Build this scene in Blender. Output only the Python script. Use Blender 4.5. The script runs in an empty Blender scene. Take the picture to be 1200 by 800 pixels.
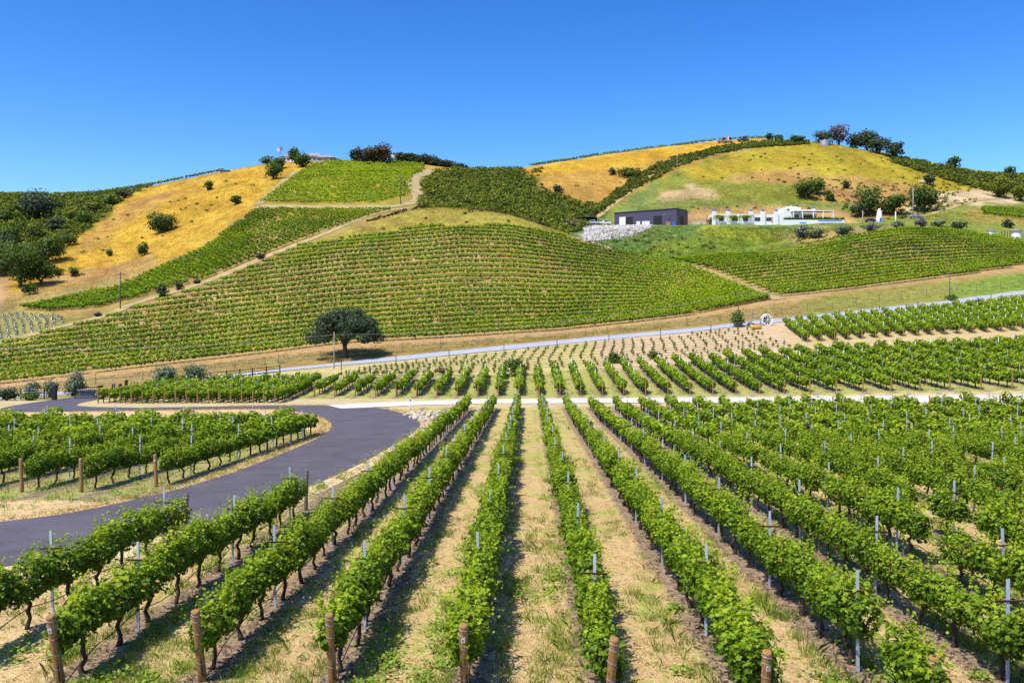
import bpy, math, random
import numpy as np
PI = math.pi
sc = bpy.context.scene
C = sc.collection
random.seed(7)
rng = np.random.default_rng(11)

# ------------------------------------------------------------------ camera, sky, sun, exposure
HC = 6.2                       # camera height over the ground at its foot (m)
F = 1000.0                     # focal length in pixels of the 1200 px wide photograph
HY = 370.0                     # eye-level line
cam_d = bpy.data.cameras.new('camera'); cam = bpy.data.objects.new('camera', cam_d); C.objects.link(cam)
cam.location = (0, 0, HC); cam.rotation_euler = (PI / 2, 0, 0)
cam_d.sensor_width = 36.0; cam_d.lens = 36.0 * F / 1200.0
cam_d.shift_y = -(400.0 - HY) / 1200.0
cam_d.clip_start = 0.1; cam_d.clip_end = 6000
sc.camera = cam
SUN_EL = math.radians(60); SUN_AZ = math.atan2(-0.72, -0.69)      # measured from +Y towards +X
S = (math.cos(SUN_EL) * math.sin(SUN_AZ), math.cos(SUN_EL) * math.cos(SUN_AZ), math.sin(SUN_EL))
w = bpy.data.worlds.new('World'); sc.world = w; w.use_nodes = True
nt = w.node_tree; nt.nodes.clear()
sky = nt.nodes.new('ShaderNodeTexSky'); sky.sky_type = 'NISHITA'; sky.sun_disc = False
sky.sun_elevation = SUN_EL; sky.sun_rotation = SUN_AZ
sky.altitude = 0; sky.air_density = 1.0; sky.dust_density = 0.9; sky.ozone_density = 3.5
hs = nt.nodes.new('ShaderNodeHueSaturation'); hs.inputs['Saturation'].default_value = 1.33; hs.inputs['Hue'].default_value = 0.505
gm = nt.nodes.new('ShaderNodeGamma'); gm.inputs['Gamma'].default_value = 1.32
bg = nt.nodes.new('ShaderNodeBackground'); bg.inputs['Strength'].default_value = 0.110
out = nt.nodes.new('ShaderNodeOutputWorld')
nt.links.new(sky.outputs[0], hs.inputs['Color']); nt.links.new(hs.outputs[0], gm.inputs[0])
nt.links.new(gm.outputs[0], bg.inputs[0]); nt.links.new(bg.outputs[0], out.inputs[0])
sl = bpy.data.lights.new('sun', 'SUN'); sl.energy = 5.0; sl.angle = math.radians(0.53); sl.color = (1.0, 0.95, 0.86)
so = bpy.data.objects.new('sun', sl); C.objects.link(so); so.location = (-60, -40, 90)
from mathutils import Vector
so.rotation_euler = Vector(S).to_track_quat('Z', 'Y').to_euler()
sc.view_settings.view_transform = 'Standard'; sc.view_settings.look = 'None'
sc.view_settings.exposure = 0.25; sc.view_settings.gamma = 1.0
sc.render.engine = 'CYCLES'
sc.cycles.max_bounces = 5; sc.cycles.diffuse_bounces = 3; sc.cycles.transmission_bounces = 3
sc.cycles.transparent_max_bounces = 4

# ------------------------------------------------------------------ helpers
def value_noise(x, y, seed=0):
    xi = np.floor(x).astype(np.int64); yi = np.floor(y).astype(np.int64)
    fx = x - xi; fy = y - yi
    fx = fx * fx * (3 - 2 * fx); fy = fy * fy * (3 - 2 * fy)
    def hsh(a, b):
        n = (a * 374761393 + b * 668265263 + seed * 974711) & 0x7fffffff
        n = ((n ^ (n >> 13)) * 1274126177) & 0x7fffffff
        n = n ^ (n >> 16)
        return (n & 0xffff) / 65535.0
    a = hsh(xi, yi); b = hsh(xi + 1, yi); c = hsh(xi, yi + 1); d = hsh(xi + 1, yi + 1)
    return (a * (1 - fx) + b * fx) * (1 - fy) + (c * (1 - fx) + d * fx) * fy
def fbm(x, y, seed=0, o=3):
    s = 0; a = 0.5
    for i in range(o):
        s = s + a * value_noise(x * 2 ** i, y * 2 ** i, seed + i * 17); a *= 0.5
    return s / (1 - 0.5 ** o)

def raw_mesh(name, verts, loops, sizes, tint=None, smooth=False):
    """mesh from flat numpy arrays"""
    verts = np.asarray(verts, np.float32); loops = np.asarray(loops, np.int32); sizes = np.asarray(sizes, np.int32)
    me = bpy.data.meshes.new(name)
    me.vertices.add(len(verts)); me.vertices.foreach_set('co', verts.ravel())
    me.loops.add(len(loops)); me.loops.foreach_set('vertex_index', loops)
    me.polygons.add(len(sizes))
    st = np.concatenate(([0], np.cumsum(sizes)[:-1])).astype(np.int32)
    me.polygons.foreach_set('loop_start', st)
    if smooth: me.polygons.foreach_set('use_smooth', np.ones(len(sizes), bool))
    me.update(calc_edges=True)
    if tint is not None:
        at = me.attributes.new('tint', 'FLOAT', 'POINT'); at.data.foreach_set('value', np.asarray(tint, np.float32))
    return me

class MB:
    """collects simple solids into one mesh"""
    def __init__(s): s.v = []; s.f = []
    def add(s, vs, fs):
        o = len(s.v); s.v += [tuple(p) for p in vs]; s.f += [tuple(i + o for i in q) for q in fs]; return s
    def box(s, x0, x1, y0, y1, z0, z1, rz=0.0, at=(0, 0, 0), rx=0.0):
        vs = []
        for z in (z0, z1):
            for x, y in ((x0, y0), (x1, y0), (x1, y1), (x0, y1)):
                yy = y * math.cos(rx) - z * math.sin(rx); zz = y * math.sin(rx) + z * math.cos(rx)
                X = x * math.cos(rz) - yy * math.sin(rz); Y = x * math.sin(rz) + yy * math.cos(rz)
                vs.append((X + at[0], Y + at[1], zz + at[2]))
        return s.add(vs, [(3, 2, 1, 0), (4, 5, 6, 7), (0, 1, 5, 4), (1, 2, 6, 5), (2, 3, 7, 6), (3, 0, 4, 7)])
    def tube(s, pts, rad, n=8, cap=True, wob=0.0):
        pts = [Vector(p) for p in pts]
        if not hasattr(rad, '__len__'): rad = [rad] * len(pts)
        rings = []; prev = None
        for i, p in enumerate(pts):
            d = (pts[min(i + 1, len(pts) - 1)] - pts[max(i - 1, 0)]).normalized()
            if prev is None:
                a = Vector((1, 0, 0)) if abs(d.x) < 0.8 else Vector((0, 1, 0))
                prev = (a - d * a.dot(d)).normalized()
            else: prev = (prev - d * prev.dot(d)).normalized()
            b = d.cross(prev)
            rings.append([p + (prev * math.cos(2 * PI * k / n) + b * math.sin(2 * PI * k / n)) * rad[i] * (1 + wob * (random.random() - .5)) for k in range(n)])
        vs = [q for r in rings for q in r]; fs = []
        for i in range(len(rings) - 1):
            for k in range(n):
                fs.append((i * n + k, i * n + (k + 1) % n, (i + 1) * n + (k + 1) % n, (i + 1) * n + k))
        if cap:
            fs.append(tuple(range(n - 1, -1, -1))); fs.append(tuple((len(rings) - 1) * n + k for k in range(n)))
        return s.add(vs, fs)
    def lathe(s, prof, at=(0, 0, 0), n=20):
        vs = [(at[0] + r * math.cos(2 * PI * k / n), at[1] + r * math.sin(2 * PI * k / n), at[2] + z) for r, z in prof for k in range(n)]
        fs = []
        for i in range(len(prof) - 1):
            for k in range(n):
                fs.append((i * n + k, i * n + (k + 1) % n, (i + 1) * n + (k + 1) % n, (i + 1) * n + k))
        fs.append(tuple(range(n - 1, -1, -1))); fs.append(tuple((len(prof) - 1) * n + k for k in range(n)))
        return s.add(vs, fs)
    def prism(s, poly, y0, y1, at=(0, 0, 0), rz=0.0):
        n = len(poly); vs = []
        for y in (y0, y1):
            for x, z in poly:
                vs.append((x * math.cos(rz) - y * math.sin(rz) + at[0], x * math.sin(rz) + y * math.cos(rz) + at[1], z + at[2]))
        fs = [tuple(range(n)), tuple(range(2 * n - 1, n - 1, -1))]
        for k in range(n): fs.append((k, k + n, (k + 1) % n + n, (k + 1) % n))
        return s.add(vs, fs)
    def mesh(s, name, smooth=False):
        me = bpy.data.meshes.new(name); me.from_pydata(s.v, [], s.f); me.update()
        if smooth: me.polygons.foreach_set('use_smooth', np.ones(len(s.f), bool))
        return me
    def build(s, name, m, parent=None, smooth=False, bevel=0):
        return link(name, s.mesh(name, smooth), m, parent, bevel)

def link(name, me, m, parent=None, bevel=0):
    if m is not None and len(me.materials) == 0: me.materials.append(m)
    o = bpy.data.objects.new(name, me); C.objects.link(o)
    if parent is not None: o.parent = parent
    if bevel:
        b = o.modifiers.new('bevel', 'BEVEL'); b.width = bevel; b.segments = 2; b.limit_method = 'ANGLE'
    return o
def tag(o, label=None, cat=None, group=None, kind=None):
    if label: o['label'] = label
    if cat: o['category'] = cat
    if group: o['group'] = group
    if kind: o['kind'] = kind
    return o
def empty(name, loc=(0, 0, 0), rz=0.0, label=None, cat=None, group=None):
    o = bpy.data.objects.new(name, None); C.objects.link(o); o.empty_display_size = 0.3
    o.location = loc; o.rotation_euler = (0, 0, rz)
    return tag(o, label, cat, group)
def copy_tree(o, parent=None):
    c = o.copy(); C.objects.link(c); c.parent = parent
    for ch in list(o.children): copy_tree(ch, c)
    return c
ORD = lambda n: '%d%s' % (n, 'th' if 10 <= n % 100 <= 20 else {1: 'st', 2: 'nd', 3: 'rd'}.get(n % 10, 'th'))

# ------------------------------------------------------------------ materials
def nodes_of(name):
    m = bpy.data.materials.new(name); m.use_nodes = True; nt = m.node_tree
    return m, nt, nt.nodes['Principled BSDF'], nt.nodes['Material Output']
def N(nt, t, **kw):
    n = nt.nodes.new(t)
    for k, v in kw.items():
        if k in n.inputs: n.inputs[k].default_value = v
        else: setattr(n, k, v)
    return n
def rgba(c): return (c[0], c[1], c[2], 1.0)
def pmat(name, c1, c2=None, scale=8.0, rough=0.8, metal=0.0, bump=0.0, detail=5.0, stretch=None, spec=0.3):
    m, nt, b, o = nodes_of(name)
    if c2 is None: c2 = tuple(x * 0.75 for x in c1)
    tc = N(nt, 'ShaderNodeTexCoord'); src = tc.outputs['Object']
    if stretch:
        mp = N(nt, 'ShaderNodeMapping'); mp.inputs['Scale'].default_value = stretch
        nt.links.new(src, mp.inputs[0]); src = mp.outputs[0]
    nz = N(nt, 'ShaderNodeTexNoise', Scale=scale, Detail=detail, Roughness=0.6); nt.links.new(src, nz.inputs['Vector'])
    rp = N(nt, 'ShaderNodeValToRGB'); rp.color_ramp.elements[0].position = 0.32; rp.color_ramp.elements[1].position = 0.68
    rp.color_ramp.elements[0].color = rgba(c2); rp.color_ramp.elements[1].color = rgba(c1)
    nt.links.new(nz.outputs[0], rp.inputs[0]); nt.links.new(rp.outputs[0], b.inputs['Base Color'])
    b.inputs['Roughness'].default_value = rough; b.inputs['Metallic'].default_value = metal
    b.inputs['Specular IOR Level'].default_value = spec
    if bump:
        bp = N(nt, 'ShaderNodeBump', Strength=1.0, Distance=bump); nt.links.new(nz.outputs[0], bp.inputs['Height'])
        nt.links.new(bp.outputs[0], b.inputs['Normal'])
    return m
def leafmat(name, dark, mid, light, rough=0.6, trans=0.3, spec=0.18):
    """leaf material: colour runs along the per-leaf attribute 'tint'"""
    m, nt, b, o = nodes_of(name)
    at = N(nt, 'ShaderNodeAttribute', attribute_name='tint')
    oi = N(nt, 'ShaderNodeObjectInfo')
    ma = N(nt, 'ShaderNodeMath', operation='MULTIPLY_ADD'); ma.inputs[1].default_value = 0.16; ma.inputs[2].default_value = -0.08
    nt.links.new(oi.outputs['Random'], ma.inputs[0])
    ad = N(nt, 'ShaderNodeMath', operation='ADD'); nt.links.new(at.outputs['Fac'], ad.inputs[0]); nt.links.new(ma.outputs[0], ad.inputs[1])
    rp = N(nt, 'ShaderNodeValToRGB'); cr = rp.color_ramp
    cr.elements[0].color = rgba(dark); cr.elements[1].color = rgba(light)
    e = cr.elements.new(0.5); e.color = rgba(mid)
    nt.links.new(ad.outputs[0], rp.inputs[0]); nt.links.new(rp.outputs[0], b.inputs['Base Color'])
    b.inputs['Roughness'].default_value = rough; b.inputs['Specular IOR Level'].default_value = spec
    tr = N(nt, 'ShaderNodeBsdfTranslucent')
    mu = N(nt, 'ShaderNodeMix', data_type='RGBA', blend_type='MULTIPLY'); mu.inputs[0].default_value = 1.0
    mu.inputs[7].default_value = (1.3, 1.35, 0.5, 1)
    nt.links.new(rp.outputs[0], mu.inputs[6]); nt.links.new(mu.outputs[2], tr.inputs[0])
    mx = N(nt, 'ShaderNodeMixShader'); mx.inputs[0].default_value = trans
    nt.links.new(b.outputs[0], mx.inputs[1]); nt.links.new(tr.outputs[0], mx.inputs[2]); nt.links.new(mx.outputs[0], o.inputs[0])
    return m

M = {}
M['vine'] = leafmat('vine_leaf', (0.030, 0.066, 0.004), (0.125, 0.215, 0.007), (0.37, 0.45, 0.02))
M['hillvine'] = leafmat('hill_vine_leaf', (0.035, 0.078, 0.004), (0.15, 0.255, 0.007), (0.39, 0.46, 0.014))
M['oak'] = leafmat('oak_leaf', (0.018, 0.032, 0.015), (0.045, 0.068, 0.030), (0.13, 0.16, 0.08), trans=0.1)
M['tree'] = leafmat('tree_leaf', (0.025, 0.05, 0.008), (0.06, 0.105, 0.012), (0.14, 0.20, 0.025), trans=0.15)
M['brush'] = leafmat('brush_leaf', (0.04, 0.058, 0.006), (0.105, 0.135, 0.010), (0.26, 0.26, 0.018), trans=0.15)
M['redtree'] = leafmat('reddish_leaf', (0.04, 0.03, 0.012), (0.085, 0.055, 0.02), (0.14, 0.10, 0.03), trans=0.1)
M['greytree'] = leafmat('grey_leaf', (0.05, 0.055, 0.06), (0.10, 0.095, 0.11), (0.17, 0.16, 0.17), trans=0.1)
M['olive'] = leafmat('olive_leaf', (0.06, 0.09, 0.045), (0.125, 0.165, 0.085), (0.24, 0.28, 0.16), trans=0.12)
M['grass'] = leafmat('green_grass', (0.10, 0.17, 0.02), (0.20, 0.30, 0.035), (0.38, 0.44, 0.07), trans=0.3)
M['straw'] = leafmat('dry_grass', (0.28, 0.19, 0.08), (0.58, 0.42, 0.19), (0.84, 0.66, 0.36), rough=0.8, trans=0.2)
M['bark'] = pmat('vine_bark', (0.085, 0.06, 0.04), (0.03, 0.02, 0.015), 30, 0.95, bump=0.01)
M['treebark'] = pmat('tree_bark', (0.11, 0.08, 0.06), (0.04, 0.03, 0.022), 6, 0.95, bump=0.03)
M['stake'] = pmat('galvanised_steel', (0.56, 0.60, 0.70), (0.36, 0.40, 0.48), 12, 0.5, metal=0.25)
M['rust'] = pmat('rusty_steel', (0.20, 0.075, 0.03), (0.09, 0.035, 0.02), 25, 0.85)
M['post'] = pmat('treated_wood', (0.42, 0.23, 0.075), (0.17, 0.085, 0.03), 7, 0.8, bump=0.006, stretch=(6, 6, 0.8))
M['oldpost'] = pmat('weathered_wood', (0.20, 0.15, 0.10), (0.09, 0.065, 0.045), 7, 0.9, stretch=(6, 6, 0.8))
M['hose'] = pmat('black_plastic', (0.018, 0.018, 0.02), (0.01, 0.01, 0.012), 5, 0.45)
M['white'] = pmat('white_render', (0.85, 0.84, 0.82), (0.74, 0.73, 0.70), 1.2, 0.75)
M['pole'] = pmat('pole_wood', (0.13, 0.10, 0.08), (0.07, 0.055, 0.045), 3, 0.9, stretch=(5, 5, 0.5))
M['palepole'] = pmat('pale_pole', (0.42, 0.38, 0.35), (0.28, 0.25, 0.22), 3, 0.8, stretch=(5, 5, 0.5))
M['rock'] = pmat('pale_rock', (0.62, 0.54, 0.44), (0.36, 0.28, 0.20), 2.2, 0.9, bump=0.05)
M['whiterock'] = pmat('white_rock', (0.60, 0.56, 0.52), (0.30, 0.27, 0.24), 1.3, 0.9, bump=0.05)
M['metal'] = pmat('grey_metal', (0.45, 0.46, 0.50), (0.28, 0.28, 0.32), 2, 0.5, metal=0.4)
M['black'] = pmat('black_paint', (0.02, 0.02, 0.022), (0.012, 0.012, 0.013), 3, 0.5)
M['glass'] = pmat('dark_glass', (0.035, 0.04, 0.06), (0.02, 0.025, 0.04), 1, 0.3, spec=0.4)
# ------------------------------------------------------------------ the terrain: ridge and valley lines surveyed as (bearing, apparent height, distance)
def plane_py(Y): return HY + (6.2 + 0.04 * Y) / Y * 1000
LINES = [
 ('near', [(0, plane_py(60), 60)]),
 ('near_mid', [(0, plane_py(82), 82), (700, plane_py(82), 82), (900, plane_py(79) - 3, 79), (1200, 479, 74), (1700, 474, 70)]),
 ('farm_track', [(0, 469, 101), (620, 467, 101), (900, 464.5, 94), (1200, 460, 83), (1700, 452, 76)]),
 ('block_end', [(0, 470, 113), (200, 450, 120), (400, 440, 124), (600, 438, 125), (750, 428, 127), (900, 414, 126), (1050, 406, 122), (1200, 401, 118), (1700, 390, 110)]),
 ('valley_road', [(-200, 475, 126), (0, 467, 128), (65, 462, 128), (150, 455, 130), (220, 448, 133), (300, 437, 137), (400, 427, 142), (500, 417, 147), (600, 407, 152), (700, 397, 157), (800, 388, 161), (890, 378, 165), (1000, 367, 172), (1100, 356, 180), (1200, 343, 190), (1400, 325, 200)]),
 ('hill_foot', [(-200, 463, 138), (0, 451, 141), (200, 428, 150), (400, 405, 158), (650, 390, 168), (800, 373, 180), (905, 353, 192), (1000, 341, 203), (1100, 329, 212), (1200, 318, 222), (1400, 300, 235)]),
 ('crest', [(-200, 425, 162), (0, 403, 172), (120, 372, 188), (240, 333, 208), (350, 290, 228), (420, 262, 244), (490, 246, 256), (540, 243, 258), (600, 252, 256), (650, 270, 250), (700, 287, 243), (760, 303, 236), (800, 307, 235), (850, 301, 246), (900, 297, 254), (960, 285, 262), (1000, 275, 266), (1060, 268, 268), (1130, 271, 266), (1200, 281, 260), (1400, 310, 250)]),
 ('dip', [(-200, 380, 200), (0, 362, 205), (120, 342, 224), (240, 287, 258), (300, 250, 284), (360, 243, 288), (440, 238, 288), (490, 234, 288), (540, 248, 288), (600, 262, 288), (650, 274, 280), (700, 290, 266), (760, 305, 254), (800, 305, 252), (850, 297, 266), (900, 292, 274), (1000, 272, 280), (1100, 268, 284), (1200, 277, 284), (1400, 300, 275)]),
 ('bench', [(-200, 330, 260), (0, 325, 262), (120, 305, 280), (240, 252, 318), (300, 224, 330), (400, 216, 330), (490, 213, 330), (540, 230, 326), (600, 240, 322), (650, 257, 318), (690, 263.5, 315), (720, 264, 315), (800, 264, 315), (840, 263, 304), (990, 262.5, 300), (1050, 260, 304), (1100, 256, 312), (1200, 258, 320), (1400, 270, 320)]),
 ('bench_back', [(-200, 300, 290), (0, 290, 300), (120, 284, 310), (240, 240, 338), (300, 214, 348), (400, 206, 350), (490, 206, 350), (540, 225, 346), (600, 231, 342), (650, 248, 338), (690, 267, 338), (720, 270, 338), (800, 270, 338), (840, 268, 324), (990, 267, 320), (1050, 256, 328), (1100, 248, 335), (1200, 249, 345), (1400, 262, 345)]),
 ('mid_slope', [(-200, 262, 340), (0, 262, 345), (120, 260, 352), (240, 226, 372), (300, 204, 380), (400, 197, 382), (490, 200, 384), (540, 212, 380), (600, 216, 380), (650, 232, 374), (690, 240, 374), (750, 236, 374), (800, 230, 372), (900, 228, 366), (1000, 226, 366), (1100, 230, 372), (1200, 232, 385), (1400, 240, 385)]),
 ('skyline', [(-200, 232, 425), (0, 230, 425), (100, 229, 430), (180, 218, 430), (260, 202, 430), (320, 191, 425), (400, 189, 420), (450, 189, 420), (500, 194, 420), (540, 199, 425), (600, 199, 440), (625, 196, 465), (700, 185.5, 478), (760, 177.5, 480), (840, 168.5, 480), (900, 164, 478), (960, 168, 455), (985, 171, 450), (1050, 183, 448), (1100, 193, 448), (1150, 201, 450), (1200, 204, 450), (1400, 212, 450)]),
 ('ridge_back', [(0, 250, 520), (300, 218, 520), (600, 218, 540), (900, 190, 560), (1200, 230, 540)]),
 ('far', [(0, 330, 900), (1200, 330, 900)]),
 ('horizon', [(0, 366, 2600), (1200, 366, 2600)]),
]
UG = np.arange(-1200, 2404, 4.0)
def _smooth(a, s=3.0):
    r = int(4 * s); k = np.exp(-0.5 * (np.arange(-r, r + 1) / s) ** 2); k /= k.sum()
    return np.convolve(np.pad(a, r, mode='edge'), k, mode='valid')
LY = []; LP = []
for nm, pts in LINES:
    pts = np.array(pts, float)
    LP.append(_smooth(np.interp(UG, pts[:, 0], pts[:, 1]))); LY.append(_smooth(np.interp(UG, pts[:, 0], pts[:, 2])))
LY = np.array(LY); LP = np.array(LP); LZ = HC + (HY - LP) / 1000 * LY      # (K, nu)
assert (np.diff(LY, axis=0) > 3).all(), 'lines cross'
YG = np.concatenate((np.arange(60, 560, 1.0), np.geomspace(560, 2600, 60)))
def _pchip(x, y, xq):
    h = np.diff(x); d = np.diff(y) / h; n = len(x); m = np.zeros(n)
    for i in range(1, n - 1):
        if d[i - 1] * d[i] > 0:
            w1 = 2 * h[i] + h[i - 1]; w2 = h[i] + 2 * h[i - 1]
            m[i] = (w1 + w2) / (w1 / d[i - 1] + w2 / d[i])
    m[0] = -0.04; m[-1] = d[-1]
    k = np.clip(np.searchsorted(x, xq) - 1, 0, n - 2); t = (xq - x[k]) / h[k]
    r = (2 * t**3 - 3 * t**2 + 1) * y[k] + (t**3 - 2 * t**2 + t) * h[k] * m[k] + (-2 * t**3 + 3 * t**2) * y[k + 1] + (t**3 - t**2) * h[k] * m[k + 1]
    return r, k + t
TAB = np.zeros((len(UG), len(YG))); SEG = np.zeros_like(TAB)
for i in range(len(UG)):
    TAB[i], SEG[i] = _pchip(LY[:, i], LZ[:, i], np.clip(YG, LY[0, i], LY[-1, i]))
def _tab(T, u, Y):
    fu = np.clip((u - UG[0]) / 4.0, 0, len(UG) - 1.001); fy = np.clip(np.interp(Y, YG, np.arange(len(YG))), 0, len(YG) - 1.001)
    a = fu.astype(int); b = fy.astype(int); p = fu - a; q = fy - b
    return (T[a, b] * (1 - p) + T[a + 1, b] * p) * (1 - q) + (T[a, b + 1] * (1 - p) + T[a + 1, b + 1] * p) * q
def height(X, Y):
    X = np.asarray(X, float); Y = np.asarray(Y, float); Ys = np.maximum(Y, 60.0)
    u = 600 + 1000 * X / Ys
    z = _tab(TAB, u, Ys)
    g = np.clip((Ys - 165) / 60, 0, 1) * np.clip((900 - Ys) / 400, 0, 1)
    z = z + g * ((fbm(X / 16, Y / 16, 3, 3) - 0.5) * 1.3)
    return np.where(Y < 60, -0.04 * Y, z)
def segpos(X, Y):
    X = np.asarray(X, float); Y = np.asarray(Y, float); Ys = np.maximum(Y, 60.0)
    return np.where(Y < 60, -1.0, _tab(SEG, 600 + 1000 * X / Ys, Ys))
def hz(x, y): return float(height(np.array([x]), np.array([y]))[0])
def pixof(X, Y, Z): return 600 + 1000 * X / Y, HY + (HC - Z) * 1000 / Y
def site(u, py, s0=-1.0, s1=11.05):
    """ground point on the bearing u that is seen at height py, between two terrain lines"""
    if s0 < 0 and py > plane_py(60):
        Y = 6.2 / ((py - HY) / 1000 - 0.04); return (u - 600) / 1000 * Y, Y
    i = min(max((u - UG[0]) / 4.0, 0), len(UG) - 1.001); a = int(i); q = i - a
    col = LY[:, a] * (1 - q) + LY[:, a + 1] * q
    y0 = np.interp(max(s0, 0), np.arange(len(col)), col); y1 = np.interp(s1, np.arange(len(col)), col)
    Y = np.arange(y0, y1, 0.15); X = (u - 600) / 1000 * Y
    p = HY + (HC - height(X, Y)) * 1000 / Y
    k = np.nonzero(p <= py)[0]
    k = k[0] if len(k) else int(np.argmin(p))
    if k > 0 and p[k] <= py < p[k - 1]:
        t = (p[k - 1] - py) / (p[k - 1] - p[k]); return X[k - 1] + t * (X[k] - X[k - 1]), Y[k - 1] + t * 0.15
    return X[k], Y[k]
def inpoly(px, py, poly):
    r = np.zeros(px.shape, bool); n = len(poly)
    for i in range(n):
        x0, y0 = poly[i]; x1, y1 = poly[(i + 1) % n]
        c = ((y0 > py) != (y1 > py)) & (px < (x1 - x0) * (py - y0) / ((y1 - y0) if y1 != y0 else 1e-9) + x0)
        r ^= c
    return r

# bounds of the vineyard blocks
SP = 2.49; X0 = 1.36; DIR = 0.019                                  # row spacing, first row, drift of the rows
def rowx(k, Y): return X0 + SP * k + DIR * Y
ROAD_OUT = [(-34, 13.2), (-24, 18.5), (-14.6, 24.3), (-12.9, 25.8), (-11.5, 28.8), (-10.2, 33), (-9.2, 38.3), (-8.3, 45.9), (-7.7, 55.4), (-7.4, 65.3), (-8.0, 74), (-10.3, 82.2), (-14.6, 90.2), (-21, 93.0), (-30, 92.2), (-41, 90.5), (-46.5, 92), (-48.6, 96), (-49.4, 102), (-50.5, 110), (-51.5, 120), (-52.5, 128)]
ROAD_IN = [(-39, 19), (-27, 24.5), (-18.4, 30.7), (-16.5, 33), (-15.6, 35.2), (-14.9, 37.6), (-14.1, 43.4), (-13.7, 51.7), (-13.7, 60.8), (-14.8, 70), (-17.5, 78.5), (-21.5, 85.5), (-25.5, 88.6), (-33, 88), (-42, 86), (-49, 85), (-52.5, 87.5), (-54, 93), (-54.6, 102), (-55.6, 110), (-56.5, 120), (-58, 128)]
def catmull(P, n):
    P = np.array(P, float); P = np.vstack((2 * P[0] - P[1], P, 2 * P[-1] - P[-2])); o = []
    for i in range(1, len(P) - 2):
        for t in np.linspace(0, 1, n, endpoint=False):
            o.append(0.5 * (2 * P[i] + (P[i + 1] - P[i - 1]) * t + (2 * P[i - 1] - 5 * P[i] + 4 * P[i + 1] - P[i + 2]) * t * t + (3 * P[i] - P[i - 1] - 3 * P[i + 1] + P[i + 2]) * t ** 3))
    o.append(P[-2]); return np.array(o)
def resample(P, n):
    d = np.concatenate(([0], np.cumsum(np.linalg.norm(np.diff(P, axis=0), axis=1)))); s = np.linspace(0, d[-1], n)
    return np.stack([np.interp(s, d, P[:, j]) for j in range(P.shape[1])], 1)
RO = resample(catmull(ROAD_OUT, 8), 260); RI = resample(catmull(ROAD_IN, 8), 260)
ROADPOLY = [tuple(p) for p in RO[::3]] + [tuple(p) for p in RI[::-3]]

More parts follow.
